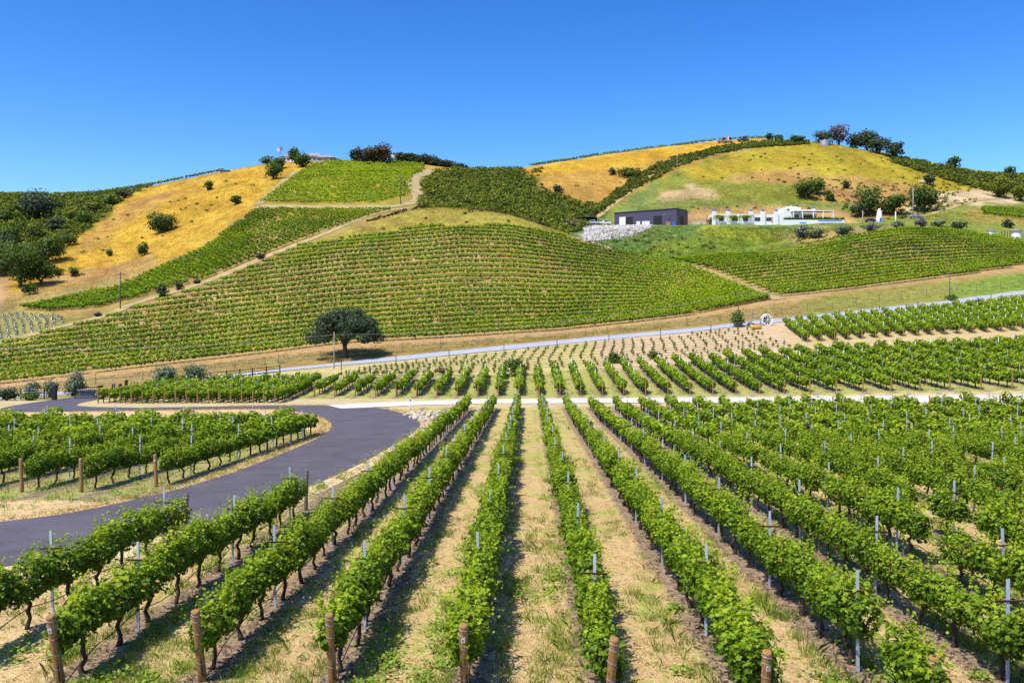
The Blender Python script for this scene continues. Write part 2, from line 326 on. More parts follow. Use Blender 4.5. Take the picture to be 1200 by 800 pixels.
# ------------------------------------------------------------------ the ground sheet, with the colour of each soil or sward in the attribute 'zone'
STRAW = (.69, .485, .225)
def ground_colours(X, Y, Z):
    n = len(X); s = segpos(X, Y); Ys = np.maximum(Y, 1.0)
    wob = (fbm(X / 3.0, Y / 3.0, 91, 2) - .5) * np.clip(Ys / 60, 0, 4) * 2.2
    wob2 = (fbm(X / 11.0, Y / 11.0, 44, 4) - .5) * np.clip((Ys - 200) / 60, 0, 1) * 16
    wob3 = (fbm(X / 13.0 + 50, Y / 11.0, 45, 4) - .5) * np.clip((Ys - 200) / 60, 0, 1) * 30
    u = 600 + 1000 * X / Ys + wob * 1.3 + wob3; py = HY + (HC - Z) * 1000 / Ys + wob * 0.8 + wob2 * .55
    col = np.tile(np.array(STRAW), (n, 1)); mask = np.zeros((n, 3))           # R: tilled strips under the rows, G: green weeds, B: clumpy grass
    def put(sel, c, m=None):
        col[sel] = c
        if m is not None: mask[sel] = m
    mask[:, 1] = 0.12; mask[:, 2] = 0.35
    def zone(poly, s0, s1, c, m=None):
        sel = (s >= s0) & (s <= s1)
        sel &= inpoly(u, py, poly); put(sel, c, m)
    # main block of vines, left block
    main = (Y > 4) & (s < 1.45) & (X - DIR * Y > -12.5) & ~inpoly(X, Y, ROADPOLY)
    put(main & (X > -9.5 + 0.0 * Y), STRAW, (1, .72, .3))
    mask[main & (Y > 42), 1] = .95
    lb = (Y > 35) & (Y < 66) & (X < -15)
    put(lb, (.50, .40, .17), (1, .9, .3))
    put((s > 1.45) & (s <= 2.03), (.60, .46, .24), (0, .5, .3))
    put((s > 2.03) & (s <= 3.0), (.50, .42, .16), (1, 1, .3))
    put((s > 3.0) & (s <= 4.0), (.58, .46, .19), (0, .55, .5))
    put((s > 2.9) & (s <= 4.0) & (u > 700) & (u < 930), (.60, .43, .24), (0, .12, .5))
    put((s > 3.0) & (s <= 4.0) & (u > 925), (.56, .42, .20), (0, .4, .4))
    put((s > 4.0) & (s <= 5.0), (.42, .29, .11), (0, .55, .8))
    zone([(940, 380), (940, 352), (1200, 318), (1300, 300), (1300, 345), (1200, 343), (1000, 366)], 4, 5.2, (.34, .33, .08), (0, .6, .8))
    zone([(1100, 350), (1130, 333), (1300, 300), (1300, 345), (1200, 341)], 4, 5, (.21, .33, .05), (0, .8, .6))
    put((s > 4.82) & (s <= 5.0) & (u < 950), (.56, .36, .17), (0, .1, .4))
    put((s > 5.0) & (s <= 6.0), (.50, .345, .145), (0, .42, .5))
    # crown of the near hill above the top vine row
    zone([(330, 315), (350, 292), (420, 262), (490, 240), (545, 238), (610, 250), (720, 288), (800, 300), (800, 312), (700, 290), (650, 276), (600, 268), (540, 266), (470, 272), (400, 290)], 5, 6.9, (.44, .36, .075), (0, .55, 1))
    zone([(700, 330), (780, 300), (850, 296), (960, 280), (1060, 262), (1250, 262), (1250, 284), (1130, 275), (1060, 274), (960, 292), (860, 308), (780, 312)], 5, 7, (.30, .33, .035), (0, .7, .8))
    # everything beyond the crest: start from a mid green
    b = s > 6.0
    put(b & (u < 500), (.34, .28, .08), (0, .6, .8))
    put(b & (u >= 500) & (s > 6.05), (.20, .27, .05), (0, .7, .9))
    # left patch of vines, young vines
    zone([(0, 400), (75, 378), (170, 350), (240, 335), (350, 290), (490, 244), (430, 240), (360, 240), (300, 240), (240, 288), (140, 335), (20, 362), (-300, 380), (-300, 430)], 5, 8, (.42, .31, .10), (0, .5, .8))
    zone([(-300, 440), (0, 402), (70, 378), (80, 372), (0, 362), (-300, 380)], 5, 8, (.36, .31, .13), (0, .6, .6))
    # golden hill
    gold = [(-60, 372), (0, 366), (20, 361), (140, 335), (240, 289), (300, 243), (350, 203), (366, 194), (345, 186), (330, 180), (180, 205), (150, 228), (112, 262), (70, 292), (50, 306), (30, 312), (-60, 330)]
    zone(gold, 6, 11.3, (.63, .40, .055), (0, .08, 1))
    zone([(0, 366), (20, 361), (140, 335), (190, 312), (180, 300), (130, 310), (60, 322), (30, 340), (0, 350)], 6, 9, (.52, .34, .13), (0, .2, 1))
    zone([(-60, 372), (0, 366), (20, 361), (160, 330), (150, 324), (60, 342), (0, 352), (-60, 350)], 6, 9, (.40, .32, .13), (0, .5, .8))
    zone([(130, 250), (165, 228), (210, 222), (190, 236), (150, 262), (100, 296), (80, 296)], 7, 11.2, (.55, .33, .09), (0, .2, 1))
    zone([(-300, 200), (170, 200), (180, 216), (150, 228), (112, 262), (70, 292), (50, 306), (30, 314), (0, 318), (-300, 340)], 7, 11.4, (.10, .135, .02), (0, .5, 1))
    zone([(-10, 322), (10, 322), (12, 345), (5, 355), (-10, 358)], 6, 10, (.60, .40, .18), (0, 0, .5))
    # upper vineyard
    zone([(303, 240), (345, 205), (366, 193), (385, 186), (500, 190), (500, 200), (485, 214), (486, 230), (440, 240), (380, 240)], 6, 11.2, (.46, .38, .05), (0, .55, .8))
    zone([(495, 192), (545, 192), (540, 200), (515, 200), (498, 204)], 7, 11.2, (.66, .42, .08), (0, .1, .8))
    # brush hill behind the crest
    zone([(490, 244), (490, 215), (505, 203), (540, 196), (640, 196), (640, 212), (700, 240), (720, 240), (700, 262), (690, 272), (640, 280), (540, 262)], 6.6, 11.3, (.085, .11, .016), (0, .4, 1))
    # golden slopes at the back, middle
    zone([(612, 200), (620, 190), (760, 170), (840, 160), (910, 160), (900, 172), (830, 184), (760, 218), (712, 246), (695, 240), (655, 232), (630, 212)], 7.5, 11.4, (.55, .34, .085), (0, .15, 1))
    zone([(612, 199), (620, 190), (760, 170), (840, 160), (910, 160), (900, 168), (840, 178), (760, 190), (700, 200), (640, 205)], 7.5, 11.4, (.70, .44, .05), (0, .05, 1))
    # right-hand big slope
    zone([(705, 262), (760, 222), (820, 190), (900, 168), (960, 160), (1060, 175), (1110, 190), (1210, 200), (1300, 205), (1300, 262), (1100, 262), (990, 262), (840, 262)], 8.2, 11.4, (.27, .29, .045), (0, .6, 1))
    zone([(800, 200), (860, 182), (900, 170), (960, 164), (1050, 180), (1110, 195), (1150, 212), (1150, 236), (1080, 225), (990, 212), (900, 205), (820, 212)], 9, 11.4, (.50, .385, .04), (0, .55, 1))
    zone([(850, 202), (930, 198), (1010, 208), (1080, 218), (1160, 232), (1130, 240), (1060, 230), (980, 216), (900, 214), (850, 212)], 9, 11.4, (.50, .32, .10), (0, .25, 1))
    zone([(940, 214), (1000, 212), (1060, 220), (1100, 228), (1060, 250), (1020, 258), (985, 242), (950, 230)], 8, 11, (.48, .29, .10), (0, .3, 1))
    zone([(765, 238), (775, 226), (800, 219), (815, 214), (830, 222), (850, 230), (820, 234)], 8, 11, (.60, .46, .24), (0, .25, .6))
    zone([(700, 268), (712, 254), (745, 232), (780, 208), (760, 236), (840, 236), (1000, 238), (1000, 246), (940, 246), (800, 246), (730, 256)], 8, 11, (.20, .27, .075), (0, .5, .8))
    zone([(790, 262), (806, 246), (880, 242), (985, 244), (1010, 262)], 8.5, 11, (.55, .36, .15), (0, .2, .8))
    zone([(1090, 226), (1150, 222), (1195, 230), (1190, 238), (1150, 242), (1110, 240), (1060, 250), (1060, 244)], 8, 11, (.62, .48, .30), (0, .1, .6))
    zone([(1060, 262), (1100, 246), (1160, 240), (1300, 240), (1300, 276), (1130, 270), (1080, 266)], 6.3, 10, (.28, .33, .07), (0, .6, 1))
    zone([(1130, 250), (1150, 243), (1300, 250), (1300, 268), (1150, 262)], 6.3, 10, (.42, .32, .10), (0, .4, 1))
    # bowl under the barn terrace
    zone([(640, 268), (690, 263), (800, 262), (1000, 262), (1000, 276), (960, 284), (860, 300), (780, 308), (700, 296)], 6.15, 8, (.13, .22, .06), (0, .7, .9))
    zone([(745, 300), (765, 282), (840, 272), (950, 272), (900, 290), (820, 300)], 6.1, 7.8, (.24, .31, .04), (0, .7, .9))
    zone([(800, 268), (840, 264), (900, 268), (1000, 268), (985, 280), (900, 285), (850, 280)], 6.1, 8, (.36, .38, .04), (0, .6, .9))
    zone([(905, 272), (930, 266), (1060, 265), (1040, 276), (985, 288), (940, 290)], 6.1, 7.9, (.48, .36, .16), (0, .5, .9))
    zone([(683, 264), (765, 263), (765, 268), (735, 279), (700, 283), (685, 280)], 6.1, 8.1, (.60, .54, .46), (0, 0, .3))
    put((s > 8.0) & (s <= 9.0) & (u > 695) & (u < 1010), (.60, .47, .30), (0, .05, .3))
    zone([(610, 262), (700, 262), (720, 272), (700, 290), (660, 280), (600, 262)], 6.02, 6.6, (.33, .35, .04), (0, .5, .8))
    col[s > 4.0] *= np.array([.84, .79, .72])
    far_ = np.clip((s - 5.2) / .5, 0, 1)[:, None]
    st = fbm((X + Y * .55) / 5.0, (Y - X * .55) / 26.0, 61, 4)[:, None]; sp = fbm(X / 4.0, Y / 7.0, 62, 4)[:, None]
    col = col * (1 + far_ * ((st - .5) * np.array([.75, 1.05, .8]) + (sp - .5) * np.array([.75, .6, .5])))
    return np.clip(col, 0, 1), np.clip(mask, 0, 1)

def build_ground():
    us = np.concatenate((np.arange(-1200, -80, 20.0), np.arange(-80, 1281, 2.4), np.arange(1300, 2401, 20.0)))
    ys = np.concatenate((np.arange(60, 200, 1.0), np.arange(200, 500, 1.3), np.geomspace(500, 2600, 24)))
    U, Yf = np.meshgrid(us, ys); Xf = (U - 600) / 1000 * Yf
    xn = np.concatenate((np.linspace(-260, -48, 18), np.arange(-47.5, 48, 0.5), np.linspace(48.5, 260, 18)))
    yn = np.concatenate((np.linspace(-150, 2, 12), np.arange(2.5, 60.01, 0.5)))
    Xn, Yn = np.meshgrid(xn, yn)
    vs = []; ls = []; o = 0
    for Xa, Ya in ((Xn, Yn), (Xf, Yf)):
        r, c = Xa.shape; Z = height(Xa.ravel(), Ya.ravel())
        vs.append(np.stack((Xa.ravel(), Ya.ravel(), Z), 1))
        i = np.arange(r * c).reshape(r, c) + o
        ls.append(np.stack((i[:-1, :-1], i[:-1, 1:], i[1:, 1:], i[1:, :-1]), -1).reshape(-1, 4)); o += r * c
    v = np.vstack(vs); l = np.vstack(ls)
    me = raw_mesh('ground', v, l.ravel(), np.full(len(l), 4), smooth=True)
    col, mask = ground_colours(v[:, 0], v[:, 1], v[:, 2])
    nf = len(us) * len(ys); r_, c_ = len(ys), len(us)
    def soften(a):
        g = a[-nf:].reshape(r_, c_, 3).copy(); o = g.copy(); k = [.25, .5, .25]
        for _ in range(3):
            g[:, 1:-1] = g[:, :-2] * .25 + g[:, 1:-1] * .5 + g[:, 2:] * .25; g[1:-1] = g[:-2] * .25 + g[1:-1] * .5 + g[2:] * .25
        wgt = np.clip((Yf - 120) / 80, 0, 1)[..., None]; a[-nf:] = (o * (1 - wgt) + g * wgt).reshape(-1, 3); return a
    col = soften(col); mask = soften(mask)
    for nm, a in (('zone', col), ('mask', mask)):
        at = me.color_attributes.new(nm, 'FLOAT_COLOR', 'POINT')
        at.data.foreach_set('color', np.concatenate((a, np.ones((len(a), 1))), 1).astype(np.float32).ravel())
    m, nt, b, o_ = nodes_of('soil_and_sward')
    L = nt.links.new
    tc = N(nt, 'ShaderNodeTexCoord'); sep = N(nt, 'ShaderNodeSeparateXYZ'); L(tc.outputs['Object'], sep.inputs[0])
    z = N(nt, 'ShaderNodeAttribute', attribute_name='zone'); k = N(nt, 'ShaderNodeAttribute', attribute_name='mask')
    ks = N(nt, 'ShaderNodeSeparateColor'); L(k.outputs['Color'], ks.inputs[0])
    def noise(scale, detail=4.0, rough=0.6):
        n = N(nt, 'ShaderNodeTexNoise', Scale=scale, Detail=detail, Roughness=rough); L(tc.outputs['Object'], n.inputs['Vector']); return n.outputs[0]
    def math_(op, a, bb, c=None, clamp=False):
        n = N(nt, 'ShaderNodeMath', operation=op); n.use_clamp = clamp
        for i, x in enumerate((a, bb, c)):
            if x is None: continue
            if isinstance(x, (int, float)): n.inputs[i].default_value = x
            else: L(x, n.inputs[i])
        return n.outputs[0]
    def ramp(x, a, bb):
        n = N(nt, 'ShaderNodeMapRange'); n.inputs[1].default_value = a; n.inputs[2].default_value = bb; L(x, n.inputs[0]); return n.outputs[0]
    def mix(f, a, c, mode='MIX'):
        n = N(nt, 'ShaderNodeMix', data_type='RGBA', blend_type=mode)
        if isinstance(f, (int, float)): n.inputs[0].default_value = f
        else: L(f, n.inputs[0])
        for i, x in ((6, a), (7, c)):
            if isinstance(x, tuple): n.inputs[i].default_value = rgba(x)
            else: L(x, n.inputs[i])
        return n.outputs[2]
    nbig = noise(0.045, 3); nmid = noise(0.7, 4); nfine = noise(6.0, 5, 0.7); ntiny = noise(32.0, 3, 0.8)
    ncl = noise(0.28, 6, 0.72)
    # dry litter: pale straws against darker soil
    base = z.outputs['Color']
    v1 = math_('MULTIPLY_ADD', ramp(nfine, .3, .7), .50, .70)
    v2 = math_('MULTIPLY_ADD', ramp(ntiny, .3, .7), .80, .58)
    v3 = math_('MULTIPLY_ADD', ramp(nmid, .3, .7), .34, .80)
    v = math_('MULTIPLY', math_('MULTIPLY', v1, v2), v3)
    vc = N(nt, 'ShaderNodeCombineColor'); [L(v, vc.inputs[i]) for i in range(3)]
    col1 = mix(1.0, base, vc.outputs[0], 'MULTIPLY')
    # clumpy hill grass: darker and lighter tufts
    cl = math_('MULTIPLY', ramp(ncl, .50, .64), ks.outputs[2])
    col2 = mix(math_('MULTIPLY', cl, .62), col1, mix(1.0, col1, (.50, .52, .42), 'MULTIPLY'))
    cl2 = math_('MULTIPLY', ramp(nbig, .50, .68), ks.outputs[2])
    col2 = mix(math_('MULTIPLY', cl2, .45), col2, mix(1.0, col2, (.62, .58, .60), 'MULTIPLY'))
    # green weeds in drifts
    gn = math_('ADD', math_('MULTIPLY', nmid, .55), math_('MULTIPLY', nfine, .45))
    th = math_('MULTIPLY_ADD', ks.outputs[1], -.16, .62)
    g = ramp(math_('SUBTRACT', gn, th), 0.0, .09)
    gcol = mix(ramp(nmid, .4, .6), (.13, .22, .03), (.30, .36, .06))
    # tilled strip with bark mulch under each vine row (rows run along Y, SP apart)
    rc = math_('SUBTRACT', sep.outputs[0], math_('MULTIPLY_ADD', sep.outputs[1], DIR, X0))
    fr = math_('PINGPONG', math_('ADD', rc, SP * 400), SP / 2)
    jit = math_('MULTIPLY_ADD', nmid, .5, -.25)
    strip = N(nt, 'ShaderNodeMapRange'); strip.inputs[1].default_value = .50; strip.inputs[2].default_value = .26
    L(math_('ADD', fr, math_('ADD', jit, math_('MULTIPLY_ADD', nfine, .3, -.15))), strip.inputs[0])
    stripm = math_('MULTIPLY', strip.outputs[0], ks.outputs[0])
    mid = N(nt, 'ShaderNodeMapRange'); mid.inputs[1].default_value = .55; mid.inputs[2].default_value = .8; L(math_('ADD', fr, jit), mid.inputs[0])
    rut = N(nt, 'ShaderNodeMapRange'); rut.inputs[1].default_value = .17; rut.inputs[2].default_value = .05
    L(math_('ABSOLUTE', math_('SUBTRACT', math_('ADD', fr, math_('MULTIPLY_ADD', nmid, .16, -.08)), .70), 0), rut.inputs[0])
    col2 = mix(math_('MULTIPLY', math_('MULTIPLY', rut.outputs[0], ks.outputs[0]), ramp(nmid, .38, .62)), col2, mix(1.0, col2, (.74, .68, .62), 'MULTIPLY'))
    g = math_('MULTIPLY', g, math_('SUBTRACT', 1.0, math_('MULTIPLY', stripm, .8)))
    col3 = mix(math_('MULTIPLY', g, .85), col2, gcol)
    mul = mix(ramp(nfine, .35, .65), (.10, .065, .05), (.38, .27, .18))
    col4 = mix(math_('MULTIPLY', stripm, .85), col3, mul)
    L(col4, b.inputs['Base Color']); b.inputs['Roughness'].default_value = .95; b.inputs['Specular IOR Level'].default_value = .1
    hsum = math_('ADD', math_('MULTIPLY', nfine, .09), math_('ADD', math_('MULTIPLY', ntiny, .03), math_('MULTIPLY', math_('MULTIPLY', ncl, ks.outputs[2]), 1.2)))
    bp = N(nt, 'ShaderNodeBump', Strength=.9, Distance=1.0); L(hsum, bp.inputs['Height']); L(bp.outputs[0], b.inputs['Normal'])
    o = link('ground', me, m); tag(o, kind='structure'); return o
build_ground()

# ------------------------------------------------------------------ roads and tracks, draped on the ground
def drape(name, A, B, m, lift=0.03, n=6, curb=0.0, edge_m=None):
    A = np.asarray(A); B = np.asarray(B); k = len(A); t = np.linspace(0, 1, n)
    P = A[:, None, :] * (1 - t)[None, :, None] + B[:, None, :] * t[None, :, None]
    X = P[..., 0].ravel(); Y = P[..., 1].ravel(); Z = height(X, Y) + lift
    i = np.arange(k * n).reshape(k, n)
    f = np.stack((i[:-1, :-1], i[:-1, 1:], i[1:, 1:], i[1:, :-1]), -1).reshape(-1, 4)
    me = raw_mesh(name, np.stack((X, Y, Z), 1), f.ravel(), np.full(len(f), 4), smooth=True)
    o = link(name, me, m); tag(o, kind='structure'); return o
def ribbon(name, pts, width, m, lift=0.04, px=True, s=( -1, 11.05), n=160):
    P = np.array([site(u, py, *s) for u, py in pts] if px else pts, float)
    P = resample(catmull(P, 8), n)
    d = np.gradient(P, axis=0); d /= np.linalg.norm(d, axis=1)[:, None]; nn = np.stack((-d[:, 1], d[:, 0]), 1)
    wv = width * (0.9 + 0.2 * value_noise(np.arange(n) / 6.0, np.zeros(n), 5))[:, None]
    return drape(name, P + nn * wv / 2, P - nn * wv / 2, m, lift)
def asphalt(name, c, c2):
    m, nt, b, o = nodes_of(name); L = nt.links.new
    tc = N(nt, 'ShaderNodeTexCoord')
    n1 = N(nt, 'ShaderNodeTexNoise', Scale=0.55, Detail=8.0, Roughness=.75); n2 = N(nt, 'ShaderNodeTexNoise', Scale=60.0, Detail=2.0)
    for n in (n1, n2): L(tc.outputs['Object'], n.inputs['Vector'])
    rp = N(nt, 'ShaderNodeValToRGB'); rp.color_ramp.elements[0].position = .3; rp.color_ramp.elements[1].position = .7
    rp.color_ramp.elements[0].color = rgba(c2); rp.color_ramp.elements[1].color = rgba(c); L(n1.outputs[0], rp.inputs[0])
    mx = N(nt, 'ShaderNodeMix', data_type='RGBA', blend_type='OVERLAY'); mx.inputs[0].default_value = .55
    L(rp.outputs[0], mx.inputs[6]); L(n2.outputs[0], mx.inputs[7]); L(mx.outputs[2], b.inputs['Base Color'])
    b.inputs['Roughness'].default_value = .8
    bp = N(nt, 'ShaderNodeBump', Strength=.5, Distance=.01); L(n2.outputs[0], bp.inputs['Height']); L(bp.outputs[0], b.inputs['Normal'])
    return m
M['asphalt'] = asphalt('driveway_asphalt', (.118, .10, .11), (.058, .049, .056))
M['greyroad'] = asphalt('road_asphalt', (.40, .41, .45), (.30, .31, .34))
M['gravel'] = pmat('pale_gravel', (.74, .66, .58), (.60, .50, .41), 1.5, .95, bump=.02)
M['dirt'] = pmat('track_dirt', (.44, .30, .15), (.27, .22, .08), .35, .95, bump=.03)
M['verge'] = pmat('straw_verge', (.74, .58, .34), (.52, .38, .20), 7.0, .95, bump=.02)
drape('driveway', RO, RI, M['asphalt'], .035, 9)
def offset(P, d):
    g = np.gradient(P, axis=0); g /= np.linalg.norm(g, axis=1)[:, None]; return P + np.stack((-g[:, 1], g[:, 0]), 1) * d
drape('driveway_verge', RO[:130], offset(RO, -1.15 + .25 * np.sin(np.arange(260) / 9.0)[:, None] * np.ones(1))[:130], M['verge'], .02, 3)
ribbon('farm_track', [(-19, 91.0), (-13, 94.2), (-6, 96.6), (0, 97.4)] + [((u_ - 600) / 1000 * (float(np.interp(u_, UG, LY[2])) - 3.4), float(np.interp(u_, UG, LY[2])) - 3.4) for u_ in (700, 800, 900, 1000, 1100, 1200, 1350, 1600)], 5.0, M['gravel'], .05, px=False, n=200)
ribbon('valley_road', [(-200, 474), (-60, 470), (0, 467), (65, 462), (150, 455), (220, 448), (300, 437), (400, 427), (500, 417), (600, 407), (700, 397), (800, 388), (890, 378), (1000, 367), (1100, 356), (1200, 343), (1300, 334)], 4.6, M['greyroad'], .09, s=(3.2, 4.8), n=300)
ribbon('hill_track', [(-60, 412), (0, 402), (80, 381), (120, 371), (170, 352), (240, 331), (300, 306), (350, 286), (400, 266), (440, 251), (480, 244)], 3.2, M['dirt'], .12, s=(4.5, 7.6), n=220)
ribbon('crest_track', [(300, 243), (360, 243), (420, 243), (470, 241), (492, 234), (487, 222), (484, 212), (492, 205), (505, 199)], 5.0, M['dirt'], .14, s=(5.8, 11.0), n=120)
ribbon('gully_track', [(795, 309), (830, 322), (870, 336), (903, 348), (915, 351)], 3.4, M['dirt'], .12, s=(4.6, 6.4), n=120)
ribbon('grass_track', [(303, 240), (318, 226), (333, 212), (348, 200)], 3.2, M['dirt'], .12, s=(6.0, 11.0), n=60)
ribbon('ridge_track', [(690, 258), (712, 243), (745, 219), (790, 195), (840, 180), (880, 174)], 3.5, M['dirt'], .14, s=(7.0, 10.95), n=100)
ribbon('villa_track', [(1000, 262), (1040, 259), (1075, 255), (1110, 245), (1140, 236), (1185, 232)], 2.6, M['dirt'], .14, s=(7.6, 11.0), n=80)

# ------------------------------------------------------------------ leaves in bulk
_a = np.linspace(0, 2 * PI, 11)[:-1] + PI / 2
_r = np.array([1.0, .62, .86, .52, .70, .30, .70, .52, .86, .62])
LOBED_V = np.vstack(([[0, 0, 0]], np.stack((_r * np.cos(_a), _r * np.sin(_a) * .95, -0.28 * _r ** 2 + .12 * np.cos(_a * 5)), 1))) * .62
LOBED_F = np.array([[0, 1 + i, 1 + (i + 1) % 10] for i in range(10)])
KITE_V = np.array([[-.5, -.05, -.12], [0, -.5, 0], [.5, -.05, -.12], [0, .55, -.1]]); KITE_F = np.array([[0, 1, 2, 3]])
FOLD_V = np.array([[0, -.5, 0], [.5, 0, -.16], [0, .5, -.04], [-.5, 0, -.16]]); FOLD_F = np.array([[0, 1, 2], [0, 2, 3]])
BLADE_V = np.array([[-.5, 0, 0], [.5, 0, 0], [.18, .0, 1.0]]); BLADE_F = np.array([[0, 1, 2]])
def leaves_mesh(name, cen, nrm, size, tint, tv=FOLD_V, tf=FOLD_F, rg=rng):
    n = len(cen); nrm = nrm / (np.linalg.norm(nrm, axis=1)[:, None] + 1e-9)
    r = rg.normal(size=(n, 3)); a = np.cross(nrm, r); a /= (np.linalg.norm(a, axis=1)[:, None] + 1e-9); b = np.cross(nrm, a)
    s = np.broadcast_to(np.asarray(size, float), (n,))[:, None, None]
    V = cen[:, None, :] + s * (tv[None, :, 0:1] * a[:, None, :] + tv[None, :, 1:2] * b[:, None, :] + tv[None, :, 2:3] * nrm[:, None, :])
    k = len(tv); Fx = (tf[None] + (np.arange(n) * k)[:, None, None]).reshape(-1)
    return raw_mesh(name, V.reshape(-1, 3), Fx, np.full(n * len(tf), tf.shape[1]), np.repeat(tint, k))
def blades_mesh(name, base, h, wd, lean, tint, rg=rng):
    """upright grass blades: base (n,3), height, width, lean"""
    n = len(base); an = rg.uniform(0, 2 * PI, n); d = np.stack((np.cos(an), np.sin(an), 0 * an), 1)
    ln = rg.normal(size=(n, 2)) * np.asarray(lean).reshape(-1, 1)
    tip = base + np.stack((ln[:, 0] * h, ln[:, 1] * h, h), 1)
    mid = base + np.stack((ln[:, 0] * h * .3, ln[:, 1] * h * .3, h * .55), 1)
    wd = np.broadcast_to(wd, (n,))[:, None]
    V = np.stack((base - d * wd / 2, base + d * wd / 2, mid + d * wd * .35, tip, mid - d * wd * .35), 1)
    f = (np.array([0, 1, 2, 3, 4])[None] + (np.arange(n) * 5)[:, None]).reshape(-1)
    return raw_mesh(name, V.reshape(-1, 3), f, np.full(n, 5), np.repeat(tint, 5))
def unit(rg, n):
    v = rg.normal(size=(n, 3)); return v / np.linalg.norm(v, axis=1)[:, None]
def canopy_points(rg, n, half=.86, width=.42, zc=1.14, hh=.44):
    """leaf positions and outward normals of one trellised vine, row along local Y"""
    x = rg.uniform(-half, half, n); th = rg.uniform(0, 2 * PI, n); r = rg.uniform(.35, 1, n) ** .5
    ph = rg.uniform(0, 6, 4)
    top = 1 + .22 * np.sin(x * 5.2 + ph[0]) + .16 * np.sin(x * 11 + ph[1]); sd = 1 + .25 * np.sin(x * 6.3 + ph[2] + th * 1.3) + .14 * np.sin(x * 13 + ph[3])
    fall = np.sqrt(np.clip(1 - (np.abs(x) / (half * 1.12)) ** 3, .1, 1))
    cx = width * r * np.cos(th) * sd * fall; cz = hh * r * np.sin(th) * np.where(np.sin(th) > 0, top, .95) * fall
    P = np.stack((cx, x, zc + cz), 1) + rg.normal(size=(n, 3)) * .045
    Nn = np.stack((np.cos(th), x * .3, np.sin(th) + .55), 1) + rg.normal(size=(n, 3)) * .55
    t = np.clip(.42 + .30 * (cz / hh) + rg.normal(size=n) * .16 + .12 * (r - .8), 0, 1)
    return P, Nn, t

# ------------------------------------------------------------------ where the vines stand
def track_y(k):
    Y = 100.0
    for _ in range(6): Y = float(np.interp(600 + 1000 * rowx(k, Y) / Y, UG, LY[2]))
    return Y
def end_main(k): return track_y(k) - 12.5
rows = []       # dict(block, n, x(Y), Y0, Y1)
for k in range(-5, 30):
    x14 = rowx(k, 14); y0 = {-5: 15.2, -4: 15.6, -3: 15.9, -2: 15.7, -1: 15.1, 0: 14.4, 1: 13.8, 2: 13.2}.get(k, 11.0 if k < 6 else 10.0 + k)
    y1 = {-5: 27.6, -4: 33.0, -3: 86.0}.get(k, end_main(k))
    rows.append(dict(block='main', n=k + 6, k=k, fx=(lambda Y, k=k: rowx(k, Y) - (0.0 if k > -4 else -.0)), Y0=y0, Y1=y1))
for j in range(0, 24):
    rows.append(dict(block='left', n=j + 1, k=j, fx=(lambda Y, j=j: -16.2 - 2.6 * j + .06 * (Y - 37)), Y0=37.6 if j else 39, Y1=66.0 + (.6 * (j % 2)) - (2 if j == 0 else 0)))
for k in list(range(-27, 46)) + [q + .5 for q in range(-22, -12)]:
    u_ = 600 + 1000 * rowx(k, 110) / 110; ye = float(np.interp(u_, UG, LY[3])) - 1.5 - 5.5 * float(np.clip((560 - u_) / 120, 0, 1))
    y0 = 96.5 if u_ < 380 else track_y(k) + 3.2
    if rowx(k, 96) > -47.5: rows.append(dict(block='middle', n=k + 28 if k == int(k) else int(k + 60), k=k, fx=(lambda Y, k=k: rowx(k, Y)), Y0=y0, Y1=ye))
a0 = site(946, 401, 3.0, 4.0); a1 = site(1450, 381, 3.0, 4.0); b0 = site(920, 380, 3.2, 4.0); b1 = site(1322, 341, 3.2, 4.0)
nb = int(math.hypot(a1[0] - a0[0], a1[1] - a0[1]) / 2.0)
for j in range(nb + 1):
    t = j / nb; p = (a0[0] + (a1[0] - a0[0]) * t, a0[1] + (a1[1] - a0[1]) * t); q = (b0[0] + (b1[0] - b0[0]) * t, b0[1] + (b1[1] - b0[1]) * t)
    rows.append(dict(block='far', n=j + 1, k=j, fx=(lambda Y, p=p, q=q: p[0] + (q[0] - p[0]) * (Y - p[1]) / (q[1] - p[1])), Y0=p[1], Y1=q[1]))
spots = []      # (X, Y, row, ordinal)
for r in rows:
    i = 0; Y = r['Y0'] + .75
    while Y < r['Y1'] - .3:
        i += 1; X = r['fx'](Y); u = 600 + 1000 * X / Y
        if -60 - 5000 / Y < u < 1260 + 5000 / Y and not (random.random() < .015): spots.append((X + random.gauss(0, .04), Y + random.gauss(0, .06), r, i))
        Y += 1.5
for s_ in spots: s_[2].setdefault('seen', 0)
def in_view(X, Y, z=0.0):
    u, p = pixof(X, Y, hz(X, Y) + z); e = 12 + (1100 / Y if Y < 26 else 0); return -e < u < 1200 + e and p < 806 + (45 if Y < 26 else 0)
BLOCK = {'main': 'row right of the driveway', 'left': 'row inside the driveway curve', 'middle': 'row beyond the gravel track', 'far': 'row below the valley road'}
near_spots = []; rest = []
for s_ in sorted(spots, key=lambda q: q[1]):
    (near_spots if (len(near_spots) < 300 and in_view(s_[0], s_[1], 1.2)) else rest).append(s_)

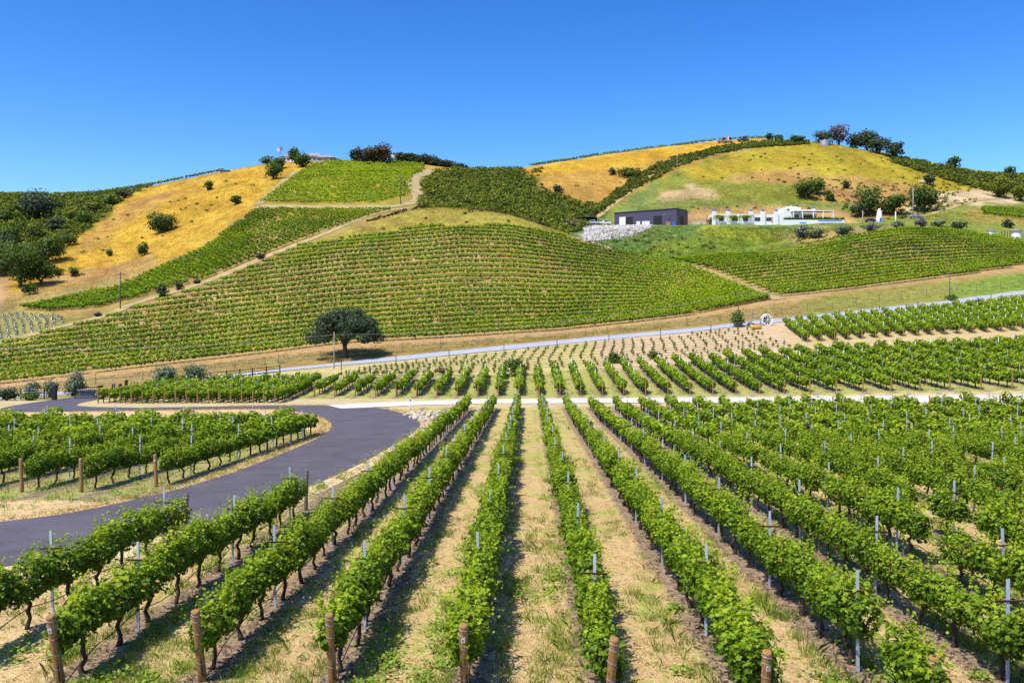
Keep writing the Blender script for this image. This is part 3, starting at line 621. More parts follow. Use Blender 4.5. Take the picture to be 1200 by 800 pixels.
# near grapevines: each one a thing with trunk and foliage; a dozen shapes are shared
r2 = np.random.default_rng(5)
fol = []; trk = []
for v in range(12):
    n = 1150; P, Nn, t = canopy_points(r2, n, zc=1.05 + r2.uniform(-.06, .06), hh=.42 + r2.uniform(-.04, .06), width=.285 + r2.uniform(-.04, .06))
    ps = [P]; ns = [Nn]; ts = [t]; ss = [r2.uniform(.07, .135, n)]
    for q in range(20):                                   # upright and trailing shoots
        x = r2.uniform(-.8, .8); up = r2.random() < .7; L_ = r2.uniform(.18, .42); m_ = int(L_ / .04)
        tt = np.linspace(0, 1, m_)[:, None]; sx = r2.uniform(-.3, .3)
        st = np.array([sx, x, 1.45 if up else 1.2]); dr = np.array([sx * .6 + r2.normal() * .15, r2.normal() * .25, 1.0 if up else .1]) if up else np.array([np.sign(sx) * .8, r2.normal() * .3, .15])
        pp = st + dr / np.linalg.norm(dr) * L_ * tt + np.array([0, 0, -.12 if not up else -.02]) * tt ** 2
        ps.append(pp + r2.normal(size=pp.shape) * .025); ns.append(r2.normal(size=pp.shape) * .7 + [0, 0, .5]); ts.append(np.clip(.72 + .2 * r2.random(m_), 0, 1)); ss.append(np.linspace(.10, .05, m_))
    P = np.vstack(ps); me = leaves_mesh('foliage', P, np.vstack(ns), np.concatenate(ss), np.concatenate(ts), LOBED_V, LOBED_F, r2)
    me.materials.append(M['vine']); fol.append(me)
    mb = MB(); b = [0, 0, 0]; pts = []
    for i_ in range(7): pts.append((r2.normal() * .022 + (r2.normal() * .03), r2.normal() * .03 + .02 * i_ * (1 if v % 2 else -1), -.06 + i_ * .145))
    mb.tube(pts, [.062, .052, .042, .046, .040, .045, .05], 8, wob=.35)
    for sg in (-1, 1): mb.tube([pts[-1], (0, pts[-1][1] + sg * .2, .88), (0, pts[-1][1] + sg * .5, .90), (0, sg * .76, .89)], [.034, .03, .024, .014], 6, wob=.3)
    for q in range(10):
        y = r2.uniform(-.7, .7); mb.tube([(0, y, .89), (r2.normal() * .08, y + r2.normal() * .05, 1.15), (r2.normal() * .18, y + r2.normal() * .1, 1.5)], [.010, .007, .004], 4, cap=False)
    me = mb.mesh('trunk', True); me.materials.append(M['bark']); trk.append(me)
cols = ['leafy green', 'bushy green']
for i, (X, Y, r, n) in enumerate(near_spots):
    r['seen'] += 1
    g = empty('grapevine', (X, Y, hz(X, Y)), -DIR + random.gauss(0, .05) + (PI if random.random() < .5 else 0))
    sc_ = random.uniform(.88, 1.12); g.scale = (sc_ * random.uniform(.92, 1.12), sc_, sc_ * random.uniform(.93, 1.06))
    tag(g, 'leafy green grapevine, %s in sight of the %s %s' % (ORD(r['seen']), ORD(r['n']), BLOCK[r['block']]), 'grapevine', 'grapevines nearest the camera')
    o = bpy.data.objects.new('foliage', fol[(i * 7 + i // 12) % 12]); C.objects.link(o); o.parent = g
    o = bpy.data.objects.new('trunk', trk[(i * 5 + i // 9) % 12]); C.objects.link(o); o.parent = g
# every further vine of the valley floor
ps = []; ns = []; ts = []; ss = []; tb = []
for X, Y, r, n in rest:
    m_, sz = (300, .19) if Y < 45 else (170, .235) if Y < 75 else (105, .30)
    b_ = r['block']; lush = b_ == 'left' or b_ in ('far', 'middle')
    if lush: m_ = int(m_ * 1.4)
    P, Nn, t = canopy_points(rng, m_, width=(.62 if b_ == 'far' else .50) if lush else .30, zc=1.10 if lush else 1.05, hh=.52 if lush else .43); k_ = rng.uniform(.82, 1.15)
    P = P * k_ + np.array([X, Y, hz(X, Y)]); ps.append(P); ns.append(Nn); ts.append(np.clip(t + rng.normal() * .06, 0, 1)); ss.append(rng.uniform(.7, 1.25, m_) * sz)
    tb.append((X, Y, P[0, 2] * 0 + hz(X, Y)))
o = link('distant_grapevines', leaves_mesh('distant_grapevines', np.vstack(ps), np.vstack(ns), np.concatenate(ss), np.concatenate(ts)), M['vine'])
tag(o, 'rows of green grapevines running away over the valley floor', 'vines', kind='stuff')
def posts_mesh(name, P, h, wd, m=None, jit=.0):
    """many thin square uprights as one mesh (n,3)"""
    P = np.asarray(P, float); n = len(P); h = np.broadcast_to(h, (n,)); c = np.array([[-1, -1], [1, -1], [1, 1], [-1, 1]]) * wd / 2
    V = np.zeros((n, 8, 3)); V[:, :4, :2] = P[:, None, :2] + c; V[:, 4:, :2] = P[:, None, :2] + c + rng.normal(size=(n, 1, 2)) * jit
    V[:, :4, 2] = P[:, 2, None] - .1; V[:, 4:, 2] = P[:, 2, None] + h[:, None]
    f = np.array([[4, 5, 6, 7], [0, 1, 5, 4], [1, 2, 6, 5], [2, 3, 7, 6], [3, 0, 4, 7]])[None] + (np.arange(n) * 8)[:, None, None]
    return raw_mesh(name, V.reshape(-1, 3), f.reshape(-1), np.full(n * 5, 4))
o = link('distant_vine_trunks', posts_mesh('distant_vine_trunks', tb, .95, .085, jit=.04), M['bark'])
tag(o, 'dark trunks under the distant vine rows', 'trunks', kind='stuff')

# ------------------------------------------------------------------ steel trellis stakes with their cross arms
def stake_proto():
    mb = MB(); mb.box(-.028, .028, -.003, .003, -.3, 1.98); mb.box(-.028, -.022, .0035, .03, -.3, 1.98); mb.box(.022, .028, .0035, .03, -.3, 1.98)
    for z in np.arange(.3, 1.95, .15): mb.box(-.034, -.0285, .006, .02, z, z + .03); mb.box(.0285, .034, .006, .02, z, z + .03)
    g = empty('trellis_stake'); mb.build('post', M['stake'], g)
    mb = MB(); mb.box(-.27, .27, -.012, -.004, 1.56, 1.60); mb.box(-.27, .27, -.03, -.0125, 1.595, 1.60)
    mb.build('cross_arm', M['rust'], g); return g
proto = stake_proto(); first = True; st = []
for r in rows:
    Y = r['Y0'] + 3.2 + (int(r['k']) % 2) * 1.5 + (.0 if r['block'] != 'far' else 2); n = 0
    while Y < r['Y1'] - .5:
        X = r['fx'](Y); u = 600 + 1000 * X / Y
        if -60 - 4000 / Y < u < 1260 + 4000 / Y: n += 1; st.append((Y, X, r, n))
        Y += 6.0
st.sort(key=lambda q: q[0]); far = []; cnt = 0
for Y, X, r, n in st:
    if cnt < 300 and in_view(X, Y, 1.8):
        g = proto if first else copy_tree(proto); first = False; cnt += 1; r['st'] = r.get('st', 0) + 1
        g.location = (X, Y, hz(X, Y)); g.rotation_euler = (random.gauss(0, .02), random.gauss(0, .02), random.gauss(0, .08))
        tag(g, 'grey steel stake, %s in sight of the %s %s' % (ORD(r['st']), ORD(r['n']), BLOCK[r['block']]), 'stake', 'steel stakes of the trellises')
    else: far.append((X, Y, hz(X, Y)))
o = link('distant_trellis_stakes', posts_mesh('distant_trellis_stakes', far, 1.98, .07, jit=.03), M['stake'])
tag(o, 'grey steel stakes standing in the distant vine rows', 'stakes', kind='stuff')

# ------------------------------------------------------------------ wooden end posts
def end_post_proto(h, rad, mat):
    mb = MB(); mb.lathe([(rad * 1.0, -.4), (rad * 1.02, .2), (rad * .98, h - .04), (rad * .93, h - .012), (rad * .7, h)], n=18)
    me = mb.mesh('wooden_end_post', True); me.materials.append(mat); return me
pm = [end_post_proto(1.5, .078, M['post']), end_post_proto(1.5, .072, M['post']), end_post_proto(1.55, .07, M['oldpost']), end_post_proto(1.25, .07, M['post'])]
smb = MB(); wp_ = []
for z in (1.42, 1.30, 1.05, .72, .42): wp_ += [(math.cos(a) * .081, math.sin(a) * .081, z + .012 * math.sin(a * 2)) for a in np.linspace(PI / 2, 5 * PI / 2, 15)]
smb.tube(wp_, .0035, 4, cap=False)
wrap = smb.mesh('wire_wrap'); wrap.materials.append(M['stake'])
tg = MB(); tg.box(-.032, .032, -.086, -.0815, 1.19, 1.28); tagm = tg.mesh('row_tag'); tagm.materials.append(M['white'])
tk = MB(); tk.box(-.016, -.010, -.0885, -.0865, 1.205, 1.262); tk.box(-.0095, .016, -.0885, -.0865, 1.25, 1.256); tk.box(.010, .016, -.0885, -.0865, 1.225, 1.2495); tk.box(-.004, .0095, -.0885, -.0865, 1.222, 1.228); tk.box(.0, .006, -.0885, -.0865, 1.205, 1.2215)
tkm = tk.mesh('row_mark'); tkm.materials.append(M['black'])
def end_post(X, Y, lean, label, var=0, side=1, wraps=False, tagged=False):
    o = bpy.data.objects.new('wooden_end_post', pm[var]); C.objects.link(o)
    o.location = (X, Y, hz(X, Y)); o.rotation_euler = (lean * side, random.gauss(0, .015), random.uniform(-.2, .2) * 0)
    tag(o, label, 'post', 'wooden end posts of the vine rows')
    if wraps: c = bpy.data.objects.new('wire_wrap', wrap); C.objects.link(c); c.parent = o
    if tagged:
        c = bpy.data.objects.new('row_tag', tagm); C.objects.link(c); c.parent = o
        d = bpy.data.objects.new('row_mark', tkm); C.objects.link(d); d.parent = c
for r in rows:
    for end in (0, 1):
        Y = r['Y1'] if end else r['Y0'] + (-.35 if r['block'] != 'main' else .12 + .35 * (r['k'] == 2))
        X = r['fx'](Y)
        if not in_view(X, Y, 1.2): continue
        u, p = pixof(X, Y, hz(X, Y)); b = r['block']
        if end and b in ('left', 'far') : continue
        if end and b == 'middle': continue
        var = 0 if (b == 'main' and not end) else 1
        if b == 'main' and end and r['k'] < -3: var = 2
        if b == 'main' and end and r['k'] >= -3: var = 3
        if b == 'left' : var = 0
        where = 'far' if end else 'near'
        lab = 'brown wooden post at the %s end of the %s %s' % (where, ORD(r['n']), BLOCK[b])
        end_post(X, Y, .26 if (b == 'main' and not end) else .06, lab, var, 1 if not end else -1, Y < 60, tagged=(b == 'main' and not end and r['k'] in (-4 + 0, -1, 1)) or (b == 'left' and r['k'] == 0))

# ------------------------------------------------------------------ drip hoses of the near rows
for r in rows:
    if r['block'] == 'main' and r['Y0'] < 30 and r['k'] < 16 or (r['block'] == 'left' and r['k'] < 8):
        pts = []; Y = r['Y0'] - .1; X = r['fx'](Y); z0 = hz(X, Y)
        pts += [(X + .05, Y, z0 + .5), (X + .06, Y + .05, z0 + .18), (X + .08, Y + .25, z0 + .06), (X + .05, Y + .7, z0 + .16)]
        Y += 1.4
        Ye = min(r['Y1'], 70)
        while Y < Ye:
            X = r['fx'](Y); pts.append((X + .05 + .01 * math.sin(Y * 3), Y, hz(X, Y) + .42 + .07 * math.sin(Y * 2 * PI / 3) + random.gauss(0, .015))); Y += .5
        mb = MB(); mb.tube(pts, .011, 6); o = mb.build('drip_hose', M['hose'], smooth=True)
        tag(o, 'black drip hose slung under the %s %s' % (ORD(r['n']), BLOCK[r['block']]), 'hose', 'drip hoses')

# ------------------------------------------------------------------ contour rows on the hills
def curve(pts): pts = np.array(pts, float); return lambda u: np.interp(u, pts[:, 0], pts[:, 1])
def family_rows(bot, top, clip, s0, s1, uref, spacing, du=3.0, urange=(-80, 1290)):
    """rows lying between two curves; spacing is metres on the ground measured along one bearing"""
    pb, pt = float(bot(uref)), float(top(uref)); py = np.linspace(pb, pt, 120)
    g = [site(uref, p, s0, s1) for p in py]; P = np.array([(x, y, hz(x, y)) for x, y in g])
    d = np.concatenate(([0], np.cumsum(np.linalg.norm(np.diff(P, axis=0), axis=1)))); k = int(d[-1] / spacing)
    T = np.interp(np.arange(k + 1) * spacing, d, np.linspace(0, 1, 120)); res = []
    for t in T:
        us = np.arange(urange[0], urange[1], du); ys = bot(us) + t * (top(us) - bot(us)) + .35 * np.sin(us / 37 + t * 9)
        ok = inpoly(us, ys, clip); run = []
        for u_, y_, k_ in zip(us, ys, ok):
            if k_:
                X, Y = site(u_, y_, s0, s1)
                if run and abs(Y - run[-1][1]) > 9: res.append(run); run = []
                run.append((X, Y))
            elif run: res.append(run); run = []
        if run: res.append(run)
    return [np.array(r) for r in res if len(r) > 3]
def plant_rows(rws, step, jit=.15, gap=.03):
    out_ = []
    for r in rws:
        n = len(r); k = np.ones(5) / 5
        if n > 8:
            yy = np.convolve(np.pad(r[:, 1], 2, mode='edge'), k, 'valid'); r = np.stack((r[:, 0] * yy / r[:, 1], yy), 1)
        d = np.concatenate(([0], np.cumsum(np.linalg.norm(np.diff(r, axis=0), axis=1))))
        s = np.arange(0, d[-1], step); X = np.interp(s, d, r[:, 0]); Y = np.interp(s, d, r[:, 1])
        dx = np.gradient(X) if len(X) > 1 else np.ones(1); dy = np.gradient(Y) if len(X) > 1 else np.zeros(1)
        keep = rng.random(len(X)) > gap
        out_.append(np.stack((X, Y, np.arctan2(dy, dx)), 1)[keep])
    return np.vstack(out_)
def hill_vines(name, label, PL, m, n=34, size=.42, kz=1.0, wid=.38, mat='hillvine', posts=True, tint=0.0, postm='oldpost'):
    k = len(PL); Z = height(PL[:, 0], PL[:, 1])
    x = rng.uniform(-.95, .95, (k, n)); th = rng.uniform(0, 2 * PI, (k, n)); r = rng.uniform(.4, 1, (k, n)) ** .5
    vig = fbm(PL[:, 0] / 9, PL[:, 1] / 9, 71, 3)[:, None]; sc_ = rng.uniform(.88, 1.12, (k, 1)) * kz * (.82 + .38 * vig)
    a = x * sc_ / kz; b = wid * r * np.cos(th) * sc_; c = 1.02 * kz + .46 * r * np.sin(th) * sc_ + rng.normal(size=(k, n)) * .04
    ca = np.cos(PL[:, 2])[:, None]; sa = np.sin(PL[:, 2])[:, None]
    P = np.stack((PL[:, 0, None] + a * ca - b * sa, PL[:, 1, None] + a * sa + b * ca, Z[:, None] + c), -1).reshape(-1, 3)
    Nn = np.stack((-np.cos(th) * sa, np.cos(th) * ca, np.sin(th) + .5), -1).reshape(-1, 3) + rng.normal(size=(k * n, 3)) * .5
    big = fbm(PL[:, 0] / 14, PL[:, 1] / 14, 8, 2)[:, None]
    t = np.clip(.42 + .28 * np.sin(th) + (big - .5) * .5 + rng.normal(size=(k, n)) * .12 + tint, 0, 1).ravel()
    o = link(name, leaves_mesh(name, P, Nn, rng.uniform(.7, 1.25, k * n) * size, t), m); tag(o, label, 'vines', kind='stuff')
    if posts:
        sel = rng.random(k) < .35; q = np.stack((PL[:, 0], PL[:, 1], Z), 1)
        hh = np.where(rng.random(k) < .25, 1.75, .95)[sel]
        return q[sel], hh
    return None
fam = []
clipA = [(-90, 470), (-90, 418), (0, 407), (60, 392), (125, 376), (180, 357), (240, 339), (300, 313), (345, 294), (356, 288), (420, 280), (470, 272), (520, 267), (600, 267), (650, 276), (700, 292), (760, 305), (795, 310), (830, 323), (870, 338), (903, 351), (905, 355), (800, 377), (650, 394), (400, 410), (200, 433), (0, 458)]
botA = curve([(-100, 461), (0, 449.5), (200, 426.5), (400, 402.5), (650, 387.5), (800, 370.5), (905, 351)])
topA = curve([(-100, 326), (0, 318), (200, 296), (400, 274), (540, 262), (600, 265), (700, 283), (800, 304), (905, 326)])
RA = family_rows(botA, topA, clipA, 4.7, 6.03, 500, 3.1)
clipE = [(770, 303), (830, 301), (900, 299), (960, 290), (1000, 278), (1060, 270), (1130, 273), (1200, 284), (1290, 290), (1290, 302), (1200, 311), (1160, 318), (1000, 340), (930, 348), (908, 347), (870, 331), (835, 317), (800, 309)]
botE = curve([(700, 372), (880, 351), (930, 346), (1000, 338), (1100, 326), (1200, 313), (1300, 297)])
topE = curve([(700, 318), (770, 308), (900, 291), (960, 284), (1000, 275), (1060, 268), (1130, 270), (1200, 278), (1300, 290)])
RE = family_rows(botE, topE, clipE, 4.7, 6.3, 1060, 3.3)
PA = plant_rows(RA, 1.35, gap=.012); PE = plant_rows(RE, 1.35, gap=.012)
q1 = hill_vines('hillside_grapevines', 'green contour rows of grapevines covering the near hillsides', np.vstack((PA, PE)), M['hillvine'], n=56, size=.38, wid=.50)
clipB = [(25, 363), (140, 338), (240, 293), (285, 258), (300, 246), (340, 246), (430, 247), (462, 247), (440, 254), (400, 266), (350, 285), (300, 303), (240, 327), (170, 347), (110, 362), (60, 365)]
botB = curve([(0, 390), (110, 368), (240, 329), (350, 286), (440, 254)]); topB = curve([(0, 360), (140, 330), (240, 286), (300, 240), (440, 200)])
RB = family_rows(botB, topB, clipB, 5.9, 8.2, 240, 2.3)
clipU = [(306, 238), (345, 208), (366, 195), (385, 190), (440, 190), (497, 193), (497, 200), (484, 208), (480, 216), (484, 228), (440, 240), (380, 239)]
botU = curve([(280, 244), (380, 243), (500, 235)]); topU = curve([(280, 196), (380, 188), (500, 191)])
RU = family_rows(botU, topU, clipU, 6.0, 10.98, 420, 2.8)
clipR = [(1150, 244), (1215, 246), (1290, 250), (1290, 262), (1200, 257), (1155, 252)]
RR = family_rows(curve([(1100, 252), (1290, 262)]), curve([(1100, 240), (1290, 249)]), clipR, 7, 10, 1190, 3.0)
RB2 = plant_rows(RB, 1.7, gap=.04)
q2 = hill_vines('slope_grapevines', 'green vine rows on the slope under the golden hill', np.vstack((RB2, plant_rows(RR, 1.7))), M['hillvine'], n=34, size=.48, wid=.5)
q3 = hill_vines('hilltop_grapevines', 'yellowish vines on the patch below the hilltop houses', plant_rows(RU, 1.9, gap=.12), M['hillvine'], n=26, size=.52, tint=.2, posts=False)
def along_s(us, s):
    o_ = []
    for u_ in us:
        i = (u_ - UG[0]) / 4.0; a = int(i); q = i - a; col = LY[:, a] * (1 - q) + LY[:, a + 1] * q; Y = np.interp(s, np.arange(len(col)), col); o_.append(((u_ - 600) / 1000 * Y, Y))
    return np.array(o_)
PS = plant_rows([along_s(np.arange(622, 905, 3.0), s) for s in (10.97, 10.90)] + [along_s(np.arange(-60, 262, 3.0), s) for s in (10.99, 10.95)], 1.9, gap=.08)
hill_vines('ridge_grapevines', 'thin rows of vines along the skyline ridges', PS, M['hillvine'], n=26, size=.6, kz=1.25, posts=False)
pp = np.vstack((q1[0], q2[0])); hh = np.concatenate((q1[1], q2[1]))
o = link('hillside_vine_stakes', posts_mesh('hillside_vine_stakes', pp, hh, .09, jit=.04), M['oldpost']); tag(o, 'dark trunks and stakes under the hillside vine rows', 'stakes', kind='stuff')

# young vines: small saplings on short stakes in pale straw, and drip lines between them
yr = family_rows(curve([(380, 446), (600, 436), (760, 424), (935, 409)]), curve([(380, 437), (400, 432.5), (600, 411.5), (800, 392.5), (860, 386), (935, 380)]), [(380, 450), (440, 430), (600, 413), (800, 394), (850, 388), (884, 386), (900, 396), (930, 407), (760, 426), (700, 431), (600, 437), (500, 445)], 3.02, 3.97, 650, 2.3)
yp = plant_rows(yr, 1.75, gap=.06); k = len(yp); Z = height(yp[:, 0], yp[:, 1]); n = 26
hgt = rng.uniform(.25, .6, k) * np.clip((yp[:, 1] - 118) / 20 + .6, .5, 1.1)
P = np.stack((yp[:, 0, None] + rng.normal(size=(k, n)) * .10, yp[:, 1, None] + rng.normal(size=(k, n)) * .1, Z[:, None] + .15 + rng.random((k, n)) * hgt[:, None]), -1).reshape(-1, 3)
o = link('young_vines', leaves_mesh('young_vines', P, unit(rng, len(P)), .20, rng.uniform(.1, .6, len(P))), M['vine']); tag(o, 'young vines in thin rows on pale straw beside the valley road', 'vines', kind='stuff')
o = link('young_vine_stakes', posts_mesh('young_vine_stakes', np.stack((yp[:, 0], yp[:, 1], Z), 1), hgt + .35, .05), M['oldpost']); tag(o, 'short thin stakes holding the young vines', 'stakes', kind='stuff')
mb = MB()
for r in yr:
    d = r[::4]; mb.tube([(x, y, hz(x, y) + .35) for x, y in d], .022, 4, cap=False)
o = mb.build('drip_lines', M['hose']); tag(o, 'dark drip lines strung along the young vines', 'hoses', kind='stuff')
tr_ = family_rows(curve([(-60, 414), (0, 402), (75, 381)]), curve([(-60, 376), (0, 368), (75, 366)]), [(-60, 411), (0, 401), (60, 386), (78, 377), (70, 370), (20, 368), (-60, 374)], 5.4, 7.4, 30, 2.2)
tp = plant_rows(tr_, 1.5, gap=.05); Zt = height(tp[:, 0], tp[:, 1])
o = link('vine_tubes', posts_mesh('vine_tubes', np.stack((tp[:, 0], tp[:, 1], Zt), 1), .38, .11), M['white']); tag(o, 'white planting tubes in the young patch left of the hill track', 'planting tubes', kind='stuff')
k = len(tp); P = np.stack((tp[:, 0, None] + rng.normal(size=(k, 14)) * .25, tp[:, 1, None] + rng.normal(size=(k, 14)) * .25, Zt[:, None] + .15 + rng.random((k, 14)) * .7), -1).reshape(-1, 3)
o = link('tube_seedlings', leaves_mesh('tube_seedlings', P, unit(rng, len(P)), .28, rng.uniform(.2, .7, len(P))), M['olive']); tag(o, 'greenish seedlings and weeds between the white tubes', 'seedlings', kind='stuff')

# ------------------------------------------------------------------ trees and shrubs
def crown_cloud(rg, n, w, h, lobes, leaf, dome=False, base=0.0):
    """leaf positions for an uneven crown w wide, h high, its underside at z=base"""
    L_ = []
    for i in range(lobes):
        for _ in range(50):
            p = rg.uniform(-1, 1, 3)
            if np.linalg.norm(p) < 1 and (not dome or p[2] > -.45): break
        r_ = rg.uniform(.42, .62) * (1.15 if dome else 1); p = p * (1 - r_ * .75); L_.append((p, r_))
    k = rg.integers(0, lobes, n); C_ = np.array([l[0] for l in L_])[k]; R_ = np.array([l[1] for l in L_])[k]
    d = unit(rg, n); r = rg.uniform(.25, 1, n) ** .4
    lump = 1 + .22 * np.sin(d[:, 0] * 7 + k) * np.sin(d[:, 1] * 6 + k * 2) + .15 * np.sin(d[:, 2] * 11 + k * 3)
    P = C_ + d * (R_ * r * lump)[:, None]
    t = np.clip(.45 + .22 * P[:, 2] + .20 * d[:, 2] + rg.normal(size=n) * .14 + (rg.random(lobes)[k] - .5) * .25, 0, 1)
    P = P * np.array([w / 2, w / 2, h / 2]) * 1.16; P[:, 2] += base + h / 2
    if dome: P[:, 2] = np.where(P[:, 2] < base, base + (base - P[:, 2]) * .3, P[:, 2])
    P += rg.normal(size=P.shape) * leaf * .3
    return P, d + rg.normal(size=(n, 3)) * .5 + [0, 0, .35], t
def plant(name, cat, label, u, py, wpx, hpx, mat='tree', s=(3.0, 11.04), trunk=.22, lobes=9, group=None, dome=False, dens=1.0, forks=3, tw=.05, rot=0, bark='treebark'):
    X, Y = site(u, py, *s); k = Y / 1000 * (1.12 if Y > 200 else 1.0); w = wpx * k; h = hpx * k; z = hz(X, Y)
    rg = np.random.default_rng(int(u * 13 + py * 7))
    leaf = max(1.9 * k, w * .028); n = int(np.clip(8.5 * w * h / leaf ** 2 * dens, 160, 9000))
    g = empty(name, (X, Y, z), 0, label, cat, group)
    hb = h * trunk; P, Nn, t = crown_cloud(rg, n, w, h - hb * .6, lobes, leaf, dome, hb * .6)
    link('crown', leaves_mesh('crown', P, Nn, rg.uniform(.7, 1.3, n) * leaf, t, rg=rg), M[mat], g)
    mb = MB(); r0 = w * tw; zt = hb + h * .05
    mb.tube([(0, 0, -.5), (0, 0, zt * .3), (rg.normal() * r0, rg.normal() * r0, zt)], [r0 * 1.35, r0, r0 * .8], 8, wob=.2)
    for i in range(forks):
        a = i * 2 * PI / forks + rg.uniform(0, 1); q = rg.uniform(.28, .42)
        mb.tube([(0, 0, zt * .75), (math.cos(a) * w * q * .4, math.sin(a) * w * q * .4, zt + h * .14), (math.cos(a) * w * q, math.sin(a) * w * q, zt + h * .33)], [r0 * .7, r0 * .45, r0 * .18], 6, wob=.2)
    mb.build('trunk' if trunk > .1 else 'stem', M[bark], g, smooth=True)
    return g
# the big oak by the valley road
def big_oak():
    X, Y = site(404, 419, 3.9, 5.0); k = Y / 1000; z = hz(X, Y); g = empty('oak_tree', (X, Y, z), 0, 'large dark spreading oak tree standing alone beside the valley road', 'oak tree')
    rg = np.random.default_rng(3); w = 92 * k; h = 62 * k; blobs = []
    for i in range(85):
        a = rg.uniform(0, 2 * PI); q = rg.uniform(0, 1) ** .6; x = q * math.cos(a); y = q * math.sin(a)
        top = math.sqrt(max(0, 1 - q ** 2.4)); zz = .42 + (.50 * top) * rg.uniform(.25, 1.0) - .10 * q ** 3
        blobs.append((x * w * .41, y * w * .38, zz * h, rg.uniform(.09, .14) * w))
    B = np.array(blobs); n = 21000; kk = rg.integers(0, len(B), n); d = unit(rg, n); r = rg.uniform(.2, 1, n) ** .45
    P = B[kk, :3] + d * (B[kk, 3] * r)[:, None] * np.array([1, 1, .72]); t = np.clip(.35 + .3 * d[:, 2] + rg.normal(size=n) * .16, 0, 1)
    link('crown', leaves_mesh('crown', P, d + rg.normal(size=(n, 3)) * .5 + [0, 0, .3], rg.uniform(.6, 1.2, n) * .30, t, rg=rg), M['oak'], g)
    mb = MB()
    mb.tube([(0, 0, -.6), (.02, 0, .5), (.1, 0, 1.5), (-.05, .1, 2.3)], [.62, .46, .40, .38], 10, wob=.2)
    for e in ([(-.05, .1, 2.0), (-1.1, .2, 4.2), (-2.2, .3, 6.2), (-3.6, .2, 7.4)], [(0, .1, 2.0), (.9, -.1, 3.5), (1.5, -.2, 5.4), (3.2, 0, 7.2)], [(0, .1, 2.2), (.2, 1.4, 4.3), (.2, 2.6, 6.8)], [(1.2, -.1, 4.2), (2.6, -1.0, 5.2), (4.6, -1.3, 5.6)], [(-1.2, .2, 4.4), (-3, -.9, 4.9), (-4.8, -1, 5.0)], [(0, 0, 2.6), (-.3, -1.6, 4.6), (-.4, -2.6, 6.6)]):
        mb.tube(e, [.26, .19, .12, .06][:len(e)], 7, wob=.2)
    mb.build('trunk', M['treebark'], g, smooth=True)
big_oak()
